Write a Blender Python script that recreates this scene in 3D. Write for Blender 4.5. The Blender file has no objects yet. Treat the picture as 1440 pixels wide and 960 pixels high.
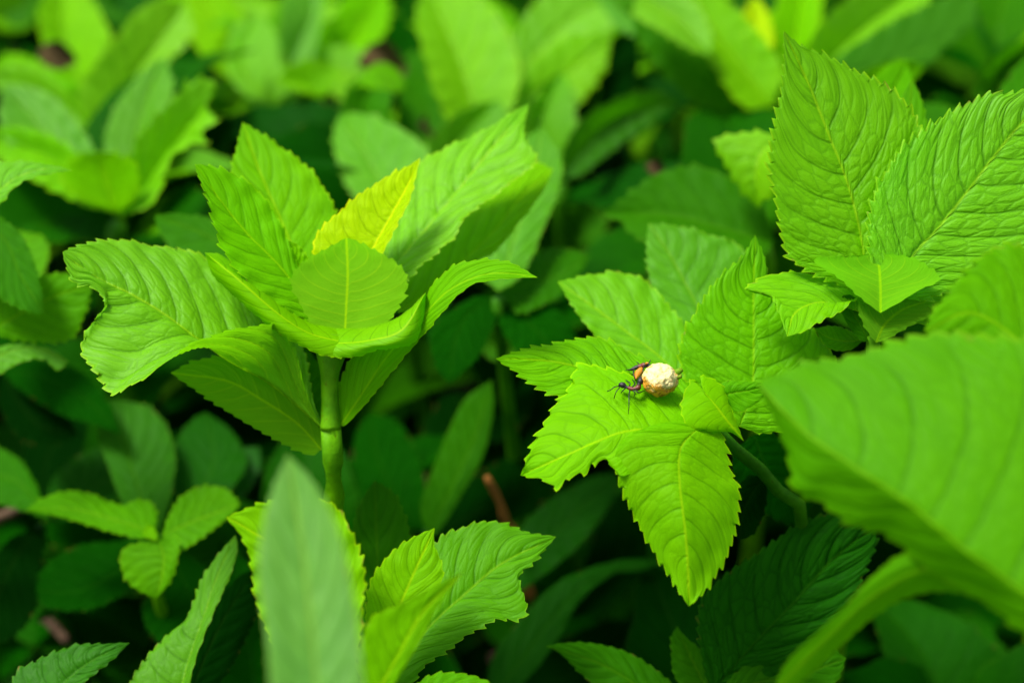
import bpy, bmesh, math, random
import numpy as np
from mathutils import Vector, Matrix, noise

# ---------------------------------------------------------------- camera, world, sun, exposure
S = bpy.context.scene
COL = S.collection
PITCH = math.radians(35); CAMZ = 0.52
cam_d = bpy.data.cameras.new('camera'); cam = bpy.data.objects.new('camera', cam_d); COL.objects.link(cam)
cam.location = (0, 0, CAMZ); cam.rotation_euler = (math.pi/2 - PITCH, 0, 0)
cam_d.lens = 50; cam_d.sensor_width = 36; cam_d.clip_start = 0.01; cam_d.clip_end = 60
cam_d.dof.use_dof = True; cam_d.dof.focus_distance = 0.357; cam_d.dof.aperture_fstop = 5.6
S.camera = cam
S.view_settings.view_transform = 'Standard'; S.view_settings.look = 'None'
S.view_settings.exposure = 1.34; S.view_settings.gamma = 1
SUN_EL, SUN_AZ = math.radians(66), math.radians(-78)       # azimuth measured from +Y towards +X
w = bpy.data.worlds.new('World'); S.world = w; w.use_nodes = True
wn = w.node_tree; bg = wn.nodes['Background']; sky = wn.nodes.new('ShaderNodeTexSky')
sky.sky_type = 'NISHITA'; sky.sun_disc = False; sky.sun_elevation = SUN_EL; sky.sun_rotation = SUN_AZ
sky.dust_density = 4; sky.air_density = 1.0; sky.ozone_density = 0.6
hs = wn.nodes.new('ShaderNodeHueSaturation'); hs.inputs['Saturation'].default_value = 0.55      # thin bright cloud
wn.links.new(sky.outputs[0], hs.inputs['Color']); wn.links.new(hs.outputs[0], bg.inputs[0]); bg.inputs[1].default_value = 0.085
sd = bpy.data.lights.new('sun', 'SUN'); sd.energy = 2.5; sd.angle = math.radians(16); sd.color = (1.0, 0.96, 0.88)
so = bpy.data.objects.new('sun', sd); COL.objects.link(so)
sdir = Vector((math.sin(SUN_AZ)*math.cos(SUN_EL), math.cos(SUN_AZ)*math.cos(SUN_EL), math.sin(SUN_EL)))
so.rotation_euler = sdir.to_track_quat('Z', 'Y').to_euler(); so.location = sdir*3

# ---------------------------------------------------------------- placing: photograph point + distance in cm -> place
FV = Vector((0, math.cos(PITCH), -math.sin(PITCH))); UV_ = Vector((0, math.sin(PITCH), math.cos(PITCH)))
def at(x, y, d):
    d = d/100.0
    return Vector((0, 0, CAMZ)) + FV*d + Vector((1, 0, 0))*(d*(x-720)/2000.0) + UV_*(d*(480-y)/2000.0)
_f = np.array(FV); _u = np.array(UV_)
def at_np(xyd):
    d = xyd[..., 2:3]/100.0
    return np.array([0, 0, CAMZ]) + _f*d + np.array([1., 0, 0])*(d*(xyd[..., 0:1]-720)/2000.0) + _u*(d*(480-xyd[..., 1:2])/2000.0)

# ---------------------------------------------------------------- node helpers
def newmat(name):
    m = bpy.data.materials.new(name); m.use_nodes = True
    nt = m.node_tree; nt.nodes.clear()
    return m, nt
class N:
    def __init__(s, nt): s.nt = nt
    def n(s, t, **k):
        o = s.nt.nodes.new(t)
        for a, b in k.items(): setattr(o, a, b)
        return o
    def put(s, sock, v):
        if isinstance(v, bpy.types.NodeSocket): s.nt.links.new(v, sock)
        elif v is not None: sock.default_value = v
    def m(s, op, a, b=None, c=None, clamp=False):
        o = s.n('ShaderNodeMath', operation=op); o.use_clamp = clamp
        s.put(o.inputs[0], a); s.put(o.inputs[1], b); s.put(o.inputs[2], c)
        return o.outputs[0]
    def mr(s, v, a, b, c=0., d=1., smooth=True):
        o = s.n('ShaderNodeMapRange', interpolation_type='SMOOTHSTEP' if smooth else 'LINEAR')
        s.put(o.inputs[0], v)
        for i, q in enumerate((a, b, c, d)): o.inputs[i+1].default_value = q
        return o.outputs[0]
    def mix(s, f, a, b, mode='MIX'):
        o = s.n('ShaderNodeMix', data_type='RGBA', blend_type=mode)
        s.put(o.inputs[0], f); s.put(o.inputs[6], a); s.put(o.inputs[7], b)
        return o.outputs[2]
    def noise(s, vec, scale, detail=3, rough=.55):
        o = s.n('ShaderNodeTexNoise'); s.put(o.inputs['Vector'], vec)
        o.inputs['Scale'].default_value = scale; o.inputs['Detail'].default_value = detail; o.inputs['Roughness'].default_value = rough
        return o.outputs[0]

def leaf_material():
    m, nt = newmat('leaf'); g = N(nt)
    uv1 = g.n('ShaderNodeUVMap', uv_map='blade').outputs[0]; uv2 = g.n('ShaderNodeUVMap', uv_map='veins').outputs[0]
    s1 = g.n('ShaderNodeSeparateXYZ'); g.put(s1.inputs[0], uv1); s2 = g.n('ShaderNodeSeparateXYZ'); g.put(s2.inputs[0], uv2)
    au = g.m('ABSOLUTE', g.m('SUBTRACT', g.m('MULTIPLY', s1.outputs[0], 2.), 1.)); v = s1.outputs[1]
    ph, xc = s2.outputs[0], s2.outputs[1]
    info = g.n('ShaderNodeObjectInfo'); rnd = info.outputs['Random']
    geo = g.n('ShaderNodeNewGeometry'); back = geo.outputs['Backfacing']
    off = g.n('ShaderNodeVectorMath', operation='ADD'); g.put(off.inputs[0], uv2)
    cb = g.n('ShaderNodeCombineXYZ'); g.put(cb.inputs[2], g.m('MULTIPLY', rnd, 40.)); g.put(off.inputs[1], cb.outputs[0])
    nwarp = g.noise(off.outputs[0], 1.3, 2)
    phw = g.m('ADD', ph, g.m('MULTIPLY', g.m('SUBTRACT', nwarp, .5), .22))
    dv = g.m('PINGPONG', phw, .5)                                   # 0 on a side vein, .5 between two
    ax = g.m('ABSOLUTE', xc)
    sec = g.mr(dv, 0.0, .075, 1, 0)
    secfade = g.mr(au, .55, 1.0, 1, .25); sec = g.m('MULTIPLY', sec, secfade)
    puff = g.m('SUBTRACT', 1., g.m('POWER', g.m('SUBTRACT', 1., g.m('MULTIPLY', dv, 2.)), 2.6))
    # network of small veins
    cv = g.n('ShaderNodeCombineXYZ'); g.put(cv.inputs[0], g.m('MULTIPLY', phw, 2.3)); g.put(cv.inputs[1], g.m('MULTIPLY', ax, 2.3)); g.put(cv.inputs[2], g.m('MULTIPLY', rnd, 30.))
    vo = g.n('ShaderNodeTexVoronoi', feature='DISTANCE_TO_EDGE'); g.put(vo.inputs['Vector'], cv.outputs[0]); vo.inputs['Scale'].default_value = 1.15
    ter = g.mr(vo.outputs[0], 0.0, .09, 1, 0); terh = g.mr(vo.outputs[0], 0.0, .26, 0, 1)
    vo2 = g.n('ShaderNodeTexVoronoi', feature='DISTANCE_TO_EDGE'); g.put(vo2.inputs['Vector'], cv.outputs[0]); vo2.inputs['Scale'].default_value = 4.2
    quah = g.mr(vo2.outputs[0], 0.0, .25, 0, 1)
    fine = g.noise(off.outputs[0], 22, 2)
    midw = g.mr(g.m('ABSOLUTE', xc), .012, .052, 1, 0)
    h = g.m('ADD', g.m('MULTIPLY', puff, .34), g.m('MULTIPLY', terh, .46))
    h = g.m('SUBTRACT', h, g.m('MULTIPLY', sec, .42)); h = g.m('ADD', h, g.m('MULTIPLY', quah, .10)); h = g.m('ADD', h, g.m('MULTIPLY', fine, .10))
    inv = g.m('SUBTRACT', 1., g.m('MULTIPLY', back, 2.0))
    bump = g.n('ShaderNodeBump'); g.put(bump.inputs['Height'], h); bump.inputs['Distance'].default_value = .00062
    g.put(bump.inputs['Strength'], g.m('MULTIPLY', info.outputs['Object Index'], .01))
    # colour
    base = info.outputs['Color']
    big = g.noise(off.outputs[0], .55, 3); mot = g.mr(big, .3, .7, 0, 1)
    c1 = g.mix(g.m('MULTIPLY', mot, .35), base, g.mix(1., base, (1.45, 1.22, .8, 1), 'MULTIPLY'))
    c1 = g.mix(g.m('MULTIPLY', sec, .78), c1, g.mix(1., base, (.62, .66, .6, 1), 'MULTIPLY'))  # side veins darkened, shade of their grooves put into the colour
    c1 = g.mix(g.m('MULTIPLY', g.m('MULTIPLY', ter, g.m('MULTIPLY', info.outputs['Object Index'], .0085)), .85), c1, g.mix(1., base, (.60, .66, .6, 1), 'MULTIPLY'))
    pale = g.mix(1., g.mix(1., base, (2.3, 1.35, 1., 1), 'MULTIPLY'), (.006, .010, .002, 1), 'ADD')
    edge = g.mr(au, .955, .995, 0, 1)
    c1 = g.mix(g.m('MULTIPLY', g.mr(vo.outputs[0], .12, .45, 0, 1), .22), c1, g.mix(1., base, (1.35, 1.2, 1., 1), 'MULTIPLY'))
    c1 = g.mix(g.m('MULTIPLY', edge, .6), c1, pale)
    worn = g.m('MULTIPLY', g.mr(au, .93, 1., 0, 1), g.mr(g.noise(off.outputs[0], 3.1, 3), .60, .70, 0, 1))
    c1 = g.mix(g.m('MULTIPLY', worn, .8), c1, (.20, .13, .03, 1))
    speck = g.mr(g.noise(off.outputs[0], 9., 2), .735, .77, 0, .6)
    c1 = g.mix(speck, c1, g.mix(1., base, (1.3, .75, .6, 1), 'MULTIPLY'))
    c1 = g.mix(g.m('MULTIPLY', midw, .6), c1, pale)
    # under side: paler, matt, veins paler
    cu = g.mix(.12, g.mix(g.m('MULTIPLY', sec, .4), g.mix(1., base, (.95, .95, 1., 1), 'MULTIPLY'), pale), (.2, .3, .05, 1))
    cu = g.mix(g.m('MULTIPLY', midw, .7), cu, pale)
    col = g.mix(back, c1, cu)
    tr = g.mix(1., col, (1.25, 1.25, .45, 1), 'MULTIPLY')
    p = g.n('ShaderNodeBsdfPrincipled'); g.put(p.inputs['Base Color'], col); g.put(p.inputs['Normal'], bump.outputs[0])
    g.put(p.inputs['Roughness'], g.m('ADD', g.m('MULTIPLY', big, .15), .44))
    g.put(p.inputs['Specular IOR Level'], g.m('MULTIPLY', g.m('MULTIPLY', g.m('POWER', info.outputs['Alpha'], 1.5), .36), g.m('SUBTRACT', 1., g.m('MULTIPLY', back, .8))))
    t = g.n('ShaderNodeBsdfTranslucent'); g.put(t.inputs['Color'], tr); g.put(t.inputs['Normal'], bump.outputs[0])
    mx = g.n('ShaderNodeMixShader'); mx.inputs[0].default_value = .50
    nt.links.new(p.outputs[0], mx.inputs[1]); nt.links.new(t.outputs[0], mx.inputs[2])
    out = g.n('ShaderNodeOutputMaterial'); nt.links.new(mx.outputs[0], out.inputs[0])
    return m

def simple_mat(name, c1, c2, scale, rough=.6, bump=.0, bscale=None, spec=.3, objcol=False, transl=0., detail=4):
    m, nt = newmat(name); g = N(nt)
    tc = g.n('ShaderNodeTexCoord').outputs['Object']
    n1 = g.noise(tc, scale, detail)
    f = g.mr(n1, .35, .65, 0, 1)
    col = g.mix(f, c1 + (1,), c2 + (1,))
    if objcol: col = g.mix(1., g.n('ShaderNodeObjectInfo').outputs['Color'], g.mix(g.mr(g.noise(tc, 900, 3), .62, .72, 0, .6), g.mix(f, (.72, .78, .8, 1), (1.25, 1.15, 1.1, 1)), (1.0, .45, .5, 1)), 'MULTIPLY')
    p = g.n('ShaderNodeBsdfPrincipled'); g.put(p.inputs['Base Color'], col); p.inputs['Roughness'].default_value = rough
    p.inputs['Specular IOR Level'].default_value = spec
    if bump:
        b = g.n('ShaderNodeBump'); g.put(b.inputs['Height'], g.noise(tc, bscale or scale*4, 5)); b.inputs['Distance'].default_value = bump
        g.put(p.inputs['Normal'], b.outputs[0])
    out = g.n('ShaderNodeOutputMaterial')
    if transl:
        t = g.n('ShaderNodeBsdfTranslucent'); g.put(t.inputs['Color'], col)
        mx = g.n('ShaderNodeMixShader'); mx.inputs[0].default_value = transl
        nt.links.new(p.outputs[0], mx.inputs[1]); nt.links.new(t.outputs[0], mx.inputs[2]); nt.links.new(mx.outputs[0], out.inputs[0])
    else: nt.links.new(p.outputs[0], out.inputs[0])
    return m
M_LEAF = leaf_material()
M_STEM = simple_mat('stem', (.1, .3, .02), (.1, .3, .02), 120, .5, .0003, 500, .12, True, .3)
M_SOIL = simple_mat('soil', (.004, .003, .002), (.012, .008, .005), 30, .95, .01, 60, .1, detail=8)
M_TWIG = simple_mat('twig_bark', (.20, .075, .012), (.32, .13, .02), 60, .8, .0006, 300, .2)
M_TWIGD = simple_mat('dark_twig_bark', (.05, .03, .02), (.12, .07, .04), 60, .8, .0006, 300, .2)
M_DRY = simple_mat('dry_leaf', (.085, .05, .012), (.15, .10, .035), 80, .8, .0008, 200, .2)

# ---------------------------------------------------------------- tags and things
def tag(o, label=None, cat=None, group=None, kind=None):
    if label: o['label'] = label
    if cat: o['category'] = cat
    if group: o['group'] = group
    if kind: o['kind'] = kind
    return o
def thing(name, loc, label, cat, group=None):
    o = bpy.data.objects.new(name, None); COL.objects.link(o); o.location = loc
    o.empty_display_size = .01
    return tag(o, label, cat, group)
def link(name, me, parent=None, color=None):
    o = bpy.data.objects.new(name, me); COL.objects.link(o)
    if parent is not None:
        o.parent = parent
        wp = Vector((0, 0, 0)); q = parent
        while q is not None: wp += q.location; q = q.parent
        o.matrix_parent_inverse = Matrix.Translation(-wp)
    if color: o.color = color
    return o
def mesh_np(name, co, faces, mat, smooth=True):
    me = bpy.data.meshes.new(name); me.from_pydata([tuple(c) for c in co], [], faces)
    for mm in (mat if isinstance(mat, list) else [mat]): me.materials.append(mm)
    if smooth: me.polygons.foreach_set('use_smooth', [True]*len(me.polygons))
    return me

def spline(pts, n):
    """Catmull-Rom through pts (array k x c), n samples evenly by chord length of the first two columns"""
    P = np.array(pts, float); k = len(P)
    if k == 2: t = np.linspace(0, 1, n)[:, None]; return P[0]*(1-t)+P[1]*t
    E = np.vstack([2*P[0]-P[1], P, 2*P[-1]-P[-2]])
    out = []
    for i in range(k-1):
        p0, p1, p2, p3 = E[i:i+4]; t = np.linspace(0, 1, 17)[:-1, None]
        out.append(.5*((2*p1)+(p2-p0)*t+(2*p0-5*p1+4*p2-p3)*t*t+(3*p1-p0-3*p2+p3)*t**3))
    C = np.vstack(out+[P[-1:]])
    d = np.r_[0, np.cumsum(np.linalg.norm(np.diff(C[:, :2], axis=0), axis=1))]; d /= d[-1]
    s = np.linspace(0, 1, n)
    return np.stack([np.interp(s, d, C[:, j]) for j in range(C.shape[1])], 1)

def tube_mesh(name, pts, radii, mat, sides=10, close=True):
    P = [Vector(p) for p in pts]; n = len(P); verts = []; faces = []
    up = Vector((0.13, .2, 1)).normalized()
    for i, p in enumerate(P):
        t = (P[min(i+1, n-1)]-P[max(i-1, 0)]).normalized()
        a = t.cross(up)
        if a.length < .05: a = t.cross(Vector((1, 0, 0)))
        a.normalize(); b = t.cross(a)
        for j in range(sides):
            q = 2*math.pi*j/sides; verts.append(p+(a*math.cos(q)+b*math.sin(q))*radii[i])
    for i in range(n-1):
        for j in range(sides):
            k = (j+1) % sides; faces.append((i*sides+j, i*sides+k, (i+1)*sides+k, (i+1)*sides+j))
    if close: faces.append(tuple(range(sides))[::-1]); faces.append(tuple((n-1)*sides+j for j in range(sides)))
    return mesh_np(name, verts, faces, mat)
def smooth_path(pts, n):
    return [Vector(p) for p in spline3([tuple(p) for p in pts], n)]
def spline3(pts, n):
    P = np.array(pts, float); k = len(P)
    if k == 2: t = np.linspace(0, 1, n)[:, None]; return P[0]*(1-t)+P[1]*t
    E = np.vstack([2*P[0]-P[1], P, 2*P[-1]-P[-2]]); out = []
    for i in range(k-1):
        p0, p1, p2, p3 = E[i:i+4]; t = np.linspace(0, 1, 13)[:-1, None]
        out.append(.5*((2*p1)+(p2-p0)*t+(2*p0-5*p1+4*p2-p3)*t*t+(3*p1-p0-3*p2+p3)*t**3))
    C = np.vstack(out+[P[-1:]])
    d = np.r_[0, np.cumsum(np.linalg.norm(np.diff(C, axis=0), axis=1))]; d /= d[-1]
    s = np.linspace(0, 1, n)
    return np.stack([np.interp(s, d, C[:, j]) for j in range(C.shape[1])], 1)

# ---------------------------------------------------------------- leaf blade from three 3-D curves (middle, one edge, other edge)
def blade(name, M, L, R, nu, tooth=.0030, th=.0012, ns=8, kv=.20, puff=.0005, wave=0., arch=0., flip=False, seed=0, mid_r=.0007, soft=None):
    rg = random.Random(seed); nv = len(M); v = np.linspace(0, 1, nv)
    us = np.linspace(-1, 1, 2*nu+1); grid = np.zeros((nv, 2*nu+1, 3))
    offs = {}
    for side, E in ((-1, L), (1, R)):
        out = E-M; wd = np.linalg.norm(out, axis=1, keepdims=True); ou = out/np.maximum(wd, 1e-6)
        dE = np.gradient(E, axis=0); sl = np.linalg.norm(dE, axis=1, keepdims=True); tg = dE/np.maximum(sl, 1e-9)
        # outward = perpendicular to edge tangent within blade plane
        perp = ou-tg*np.sum(ou*tg, axis=1, keepdims=True); pl = np.linalg.norm(perp, axis=1, keepdims=True)
        perp = np.where(pl > .15, perp/np.maximum(pl, 1e-6), ou)
        arc = np.r_[0, np.cumsum(sl[1:, 0])]; T = arc/tooth; fr = T % 1; idx = T.astype(int)
        amp = np.array([.55+.75*random.Random(seed*131+side*7+int(i)).random() for i in idx])
        saw = np.where(fr < .72, fr/.72, (1-fr)/.28)*amp
        env = np.clip(v/.12, 0, 1)*np.clip((1-v)/.035, .1, 1)*np.clip(wd[:, 0]/.004, .2, 1)*min(1, wd.max()/.012)
        if soft and soft[0] == side: env = env*np.clip((v-soft[1])/.06, 0, 1)
        offs[side] = (perp*.95+tg*.75)*(saw*env*th)[:, None]-perp*(env*th*.45)[:, None]
    tM = np.gradient(M, axis=0); tM /= np.maximum(np.linalg.norm(tM, axis=1, keepdims=True), 1e-9)
    for j, u in enumerate(us):
        E = R if u > 0 else L; a = abs(u); o = offs[1 if u > 0 else -1]
        b = np.clip((a-.80)/.20, 0, 1)**2
        grid[:, j] = M*(1-a)+E*a+o*b
    # normals of the plain sheet
    gv = np.gradient(grid, axis=0); gu = np.gradient(grid, axis=1)
    gu[:, nu] = grid[:, nu+1]-grid[:, nu-1]
    nn = np.cross(gu, gv); nl = np.linalg.norm(nn, axis=2, keepdims=True); nn = nn/np.maximum(nl, 1e-12)
    nn[nl[..., 0] < 1e-12] = 0
    # shift nn sign so the upper side of the blade points up
    mean = (nn*nl).sum(axis=(0, 1))
    sgn = 1 if mean[2] > 0 else -1
    if flip: sgn = -sgn
    nn *= sgn
    U, V = np.meshgrid(us, v); A = np.abs(U)
    sh = np.where(U > 0, .0, .37)+.20*np.sin(V*5.3+seed+U*.8)+.11*np.sin(V*12.+2*seed-U)
    ph = (V-kv*A**1.25)*ns*1.0+sh+seed*.61 % 1
    fr = np.abs((ph % 1)-.5)*2                  # 1 on vein .. 0 between
    fr = np.abs(((ph+.5) % 1)-.5)*2             # 0 on vein .. 1 between
    env = np.clip((1-A)/.15, 0, 1)*np.clip(A/.06, 0, 1)*np.clip(V/.1, 0, 1)*np.clip((1-V)/.08, 0, 1)
    hgt = .45*puff*(1-(1-fr)**2.2)*env
    hgt += -puff*.4*np.exp(-(A/.07)**2)
    if wave: hgt += .45*wave*np.sin(V*ns*2.1*math.pi+U*1.5+seed)*A**2.5*np.clip((1-V)*5, 0, 1)*np.clip(V*4, 0, 1)
    if arch: hgt += arch*(4*A*(1-A))*np.sin(math.pi*np.clip(V, 0, 1))
    lump = np.array([[noise.noise(Vector((u*1.7+seed*3.1, vv*4.0, seed*.7))) for u in us] for vv in v[::4]])
    lump = np.stack([np.interp(v, v[::4], lump[:, j]) for j in range(lump.shape[1])], 1)
    hgt += .0006*lump*np.clip(A*3, 0, 1)*np.sin(math.pi*V)
    grid = grid+nn*hgt[..., None]
    nc = 2*nu+1; co = grid.reshape(-1, 3)
    ii, jj = np.meshgrid(np.arange(nv-1), np.arange(nc-1), indexing='ij'); a = (ii*nc+jj).ravel()
    F = np.stack([a, a+1, a+nc+1, a+nc], 1)
    if sgn < 0: F = F[:, ::-1]
    me = bpy.data.meshes.new(name); nvx, nf = len(co), len(F)
    me.vertices.add(nvx); me.vertices.foreach_set('co', co.astype(np.float32).ravel())
    me.loops.add(nf*4); me.loops.foreach_set('vertex_index', F.astype(np.int32).ravel())
    me.polygons.add(nf); me.polygons.foreach_set('loop_start', np.arange(0, nf*4, 4, dtype=np.int32)); me.polygons.foreach_set('loop_total', np.full(nf, 4, np.int32))
    me.update(calc_edges=True)
    me.polygons.foreach_set('use_smooth', [True]*nf)
    me.materials.append(M_LEAF)
    cross = np.linalg.norm(grid-grid[:, nu:nu+1], axis=2)*100*np.sign(U)
    UU = U.copy()
    if soft: UU = np.where((np.sign(U) == soft[0]) & (V < soft[1]+.03), U*.93, U)
    for nm, X, Y in (('blade', UU*.5+.5, V), ('veins', ph, cross)):
        uvl = me.uv_layers.new(name=nm); a2 = np.stack([X.ravel()[F.ravel()], Y.ravel()[F.ravel()]], 1)
        uvl.data.foreach_set('uv', a2.astype(np.float32).ravel())
    me.validate()
    mid = grid[:, nu]-nn[:, nu]*(mid_r*.55)
    return me, mid

SEED = [3]
def leaf(plant, mid, L, R, d, k=(0, .5), cl=0., cr=0., bend=0., tone='young', q=1., pet=None, th=.0012, tooth=.0030, ns=8,
         wave=.0006, arch=0., flip=False, label=None, bump=38, kv=.26, dm=None, dl=None, dr=None, puff=.00055, mr=.0007, spec=None, soft=None):
    """mid: points base..tip; L, R: the two edges between base and tip (photo px); d: distance of the base in cm;
       k: how distance grows to the right / upwards (cm per cm); cl, cr: extra distance of the edges; bend: of the tip"""
    SEED[0] += 1; seed = SEED[0]; b, t = mid[0], mid[-1]
    def lift(pts, c, off, prof):
        nn_ = spline([tuple(p[:2]) for p in pts], NV); v = np.linspace(0, 1, NV)
        s = d*.0005
        dd = d+(k[1]*(b[1]-nn_[:, 1])+k[0]*(nn_[:, 0]-b[0]))*s+bend*v*v
        if prof is not None: dd = dd+np.interp(v, np.linspace(0, 1, len(prof)), prof)
        dd = dd+c*np.sin(math.pi*np.clip(v, 0, 1))**.7
        return np.column_stack([nn_, dd])
    ln = sum(math.dist(p, q_) for p, q_ in zip(mid[:-1], mid[1:]))*d*.0005
    NV = int(max(20, min(200, ln/ (tooth*100)*5.2*q)))+1
    nu = max(5, int(16*q))
    # smooth dm profile
    def sm(p): return None if p is None else spline([(i, x) for i, x in enumerate(p)], 24)[:, 1]
    m_ = lift(mid, 0, 0, sm(dm)); l_ = lift([b]+L+[t], cl, 0, sm(dl)); r_ = lift([b]+R+[t], cr, 0, sm(dr))
    m_[-1] = l_[-1] = r_[-1] = (l_[-1]+r_[-1]+m_[-1])/3; l_[0] = r_[0] = m_[0]
    me, midl = blade('leaf', at_np(m_), at_np(l_), at_np(r_), nu, tooth, th, ns, kv, puff, wave, arch, flip, seed, mr, soft)
    rj = random.Random(seed*17+3); jb = rj.uniform(.94, 1.08); jr = rj.uniform(.92, 1.06)
    tn = TONES[tone]; tn = (tn[0]*jb*jr, tn[1]*jb, tn[2], tn[3]); col = tn if spec is None else tn[:3]+(spec,)
    o = link('leaf', me, plant, col)
    o.pass_index = bump
    if label: o['label'] = label
    # midrib and stalk
    pts = [Vector(p) for p in midl[::max(1, NV//24)]]
    n0 = len(pts)
    rad = [mr*(1-.85*i/(n0-1)) for i in range(n0)]
    if pet is None: pet = plant.get('node_pt')
    if pet is not None:
        j = Vector(at(*pet)); b3 = pts[0]; dist = (b3-j).length
        tan = (pts[1]-pts[0]).normalized()
        if dist > .002:
            c = b3-tan*min(dist*.5, .02)
            st = [j*(1-t_)**2+c*2*t_*(1-t_)+b3*t_*t_ for t_ in [i/8 for i in range(8)]]
            rad = [mr*2.5-(mr*1.4)*i/8 for i in range(8)]+rad; pts = st+pts
    mo = link('midrib', tube_mesh('midrib', pts, rad, M_STEM, 8), o, (min(1, tn[0]*1.7), min(1, tn[1]*1.22), tn[2]+.002, 1))
    return o

TONES = {  # upper-side colour, gloss; dark and black have the shade of the gaps put in
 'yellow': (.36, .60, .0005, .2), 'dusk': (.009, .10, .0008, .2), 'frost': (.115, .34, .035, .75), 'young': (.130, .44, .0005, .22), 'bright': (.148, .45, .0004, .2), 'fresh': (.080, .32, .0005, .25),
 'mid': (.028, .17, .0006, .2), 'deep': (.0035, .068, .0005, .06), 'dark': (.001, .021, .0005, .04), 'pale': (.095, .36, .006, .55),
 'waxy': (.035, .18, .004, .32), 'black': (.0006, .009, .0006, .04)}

def plant(label, node, stem=None, rad=.0035, foot=None, tone='young', group=None, name='leafy_plant'):
    """node: where the leaf stalks meet (px, px, cm); stem: further points downwards; the stem then runs to the soil"""
    top = at(*node); pts = [top]+[at(*p) for p in (stem or [])]; last = pts[-1]
    f = Vector(foot) if foot else Vector((last.x+.01, last.y+.02, -.004))
    pts.append(last.lerp(f, .5)+Vector((.004, .003, 0))); pts.append(f)
    e = thing(name, (f.x, f.y, 0), label, 'plant', group); e['node_pt'] = node
    sp = smooth_path(pts, 30); rr = [rad*(.8+.6*i/29) for i in range(30)]
    c = TONES[tone]
    link('stem', tube_mesh('stem', sp, rr, M_STEM, 14), e, (c[0]*1.3, c[1]*1.1, c[2], 1))
    return e

# ---------------------------------------------------------------- the setting: ground
def ground():
    n = 140; verts = []; faces = []; s = 12.0
    xs = [math.copysign(abs(t)**2.4, t)*s for t in np.linspace(-1, 1, n+1)]
    for y in xs:
        for x in xs:
            z = .010*noise.noise(Vector((x*9, y*9, 0)))+.005*noise.noise(Vector((x*30, y*30, 3))) if abs(x) < 4 and abs(y) < 4 else 0
            verts.append((x, y+.6, z-.004))
    m = n+1
    for i in range(n):
        for j in range(n): faces.append((i*m+j, i*m+j+1, (i+1)*m+j+1, (i+1)*m+j))
    o = link('ground', mesh_np('ground', verts, faces, M_SOIL)); tag(o, kind='structure')
ground()

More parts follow.
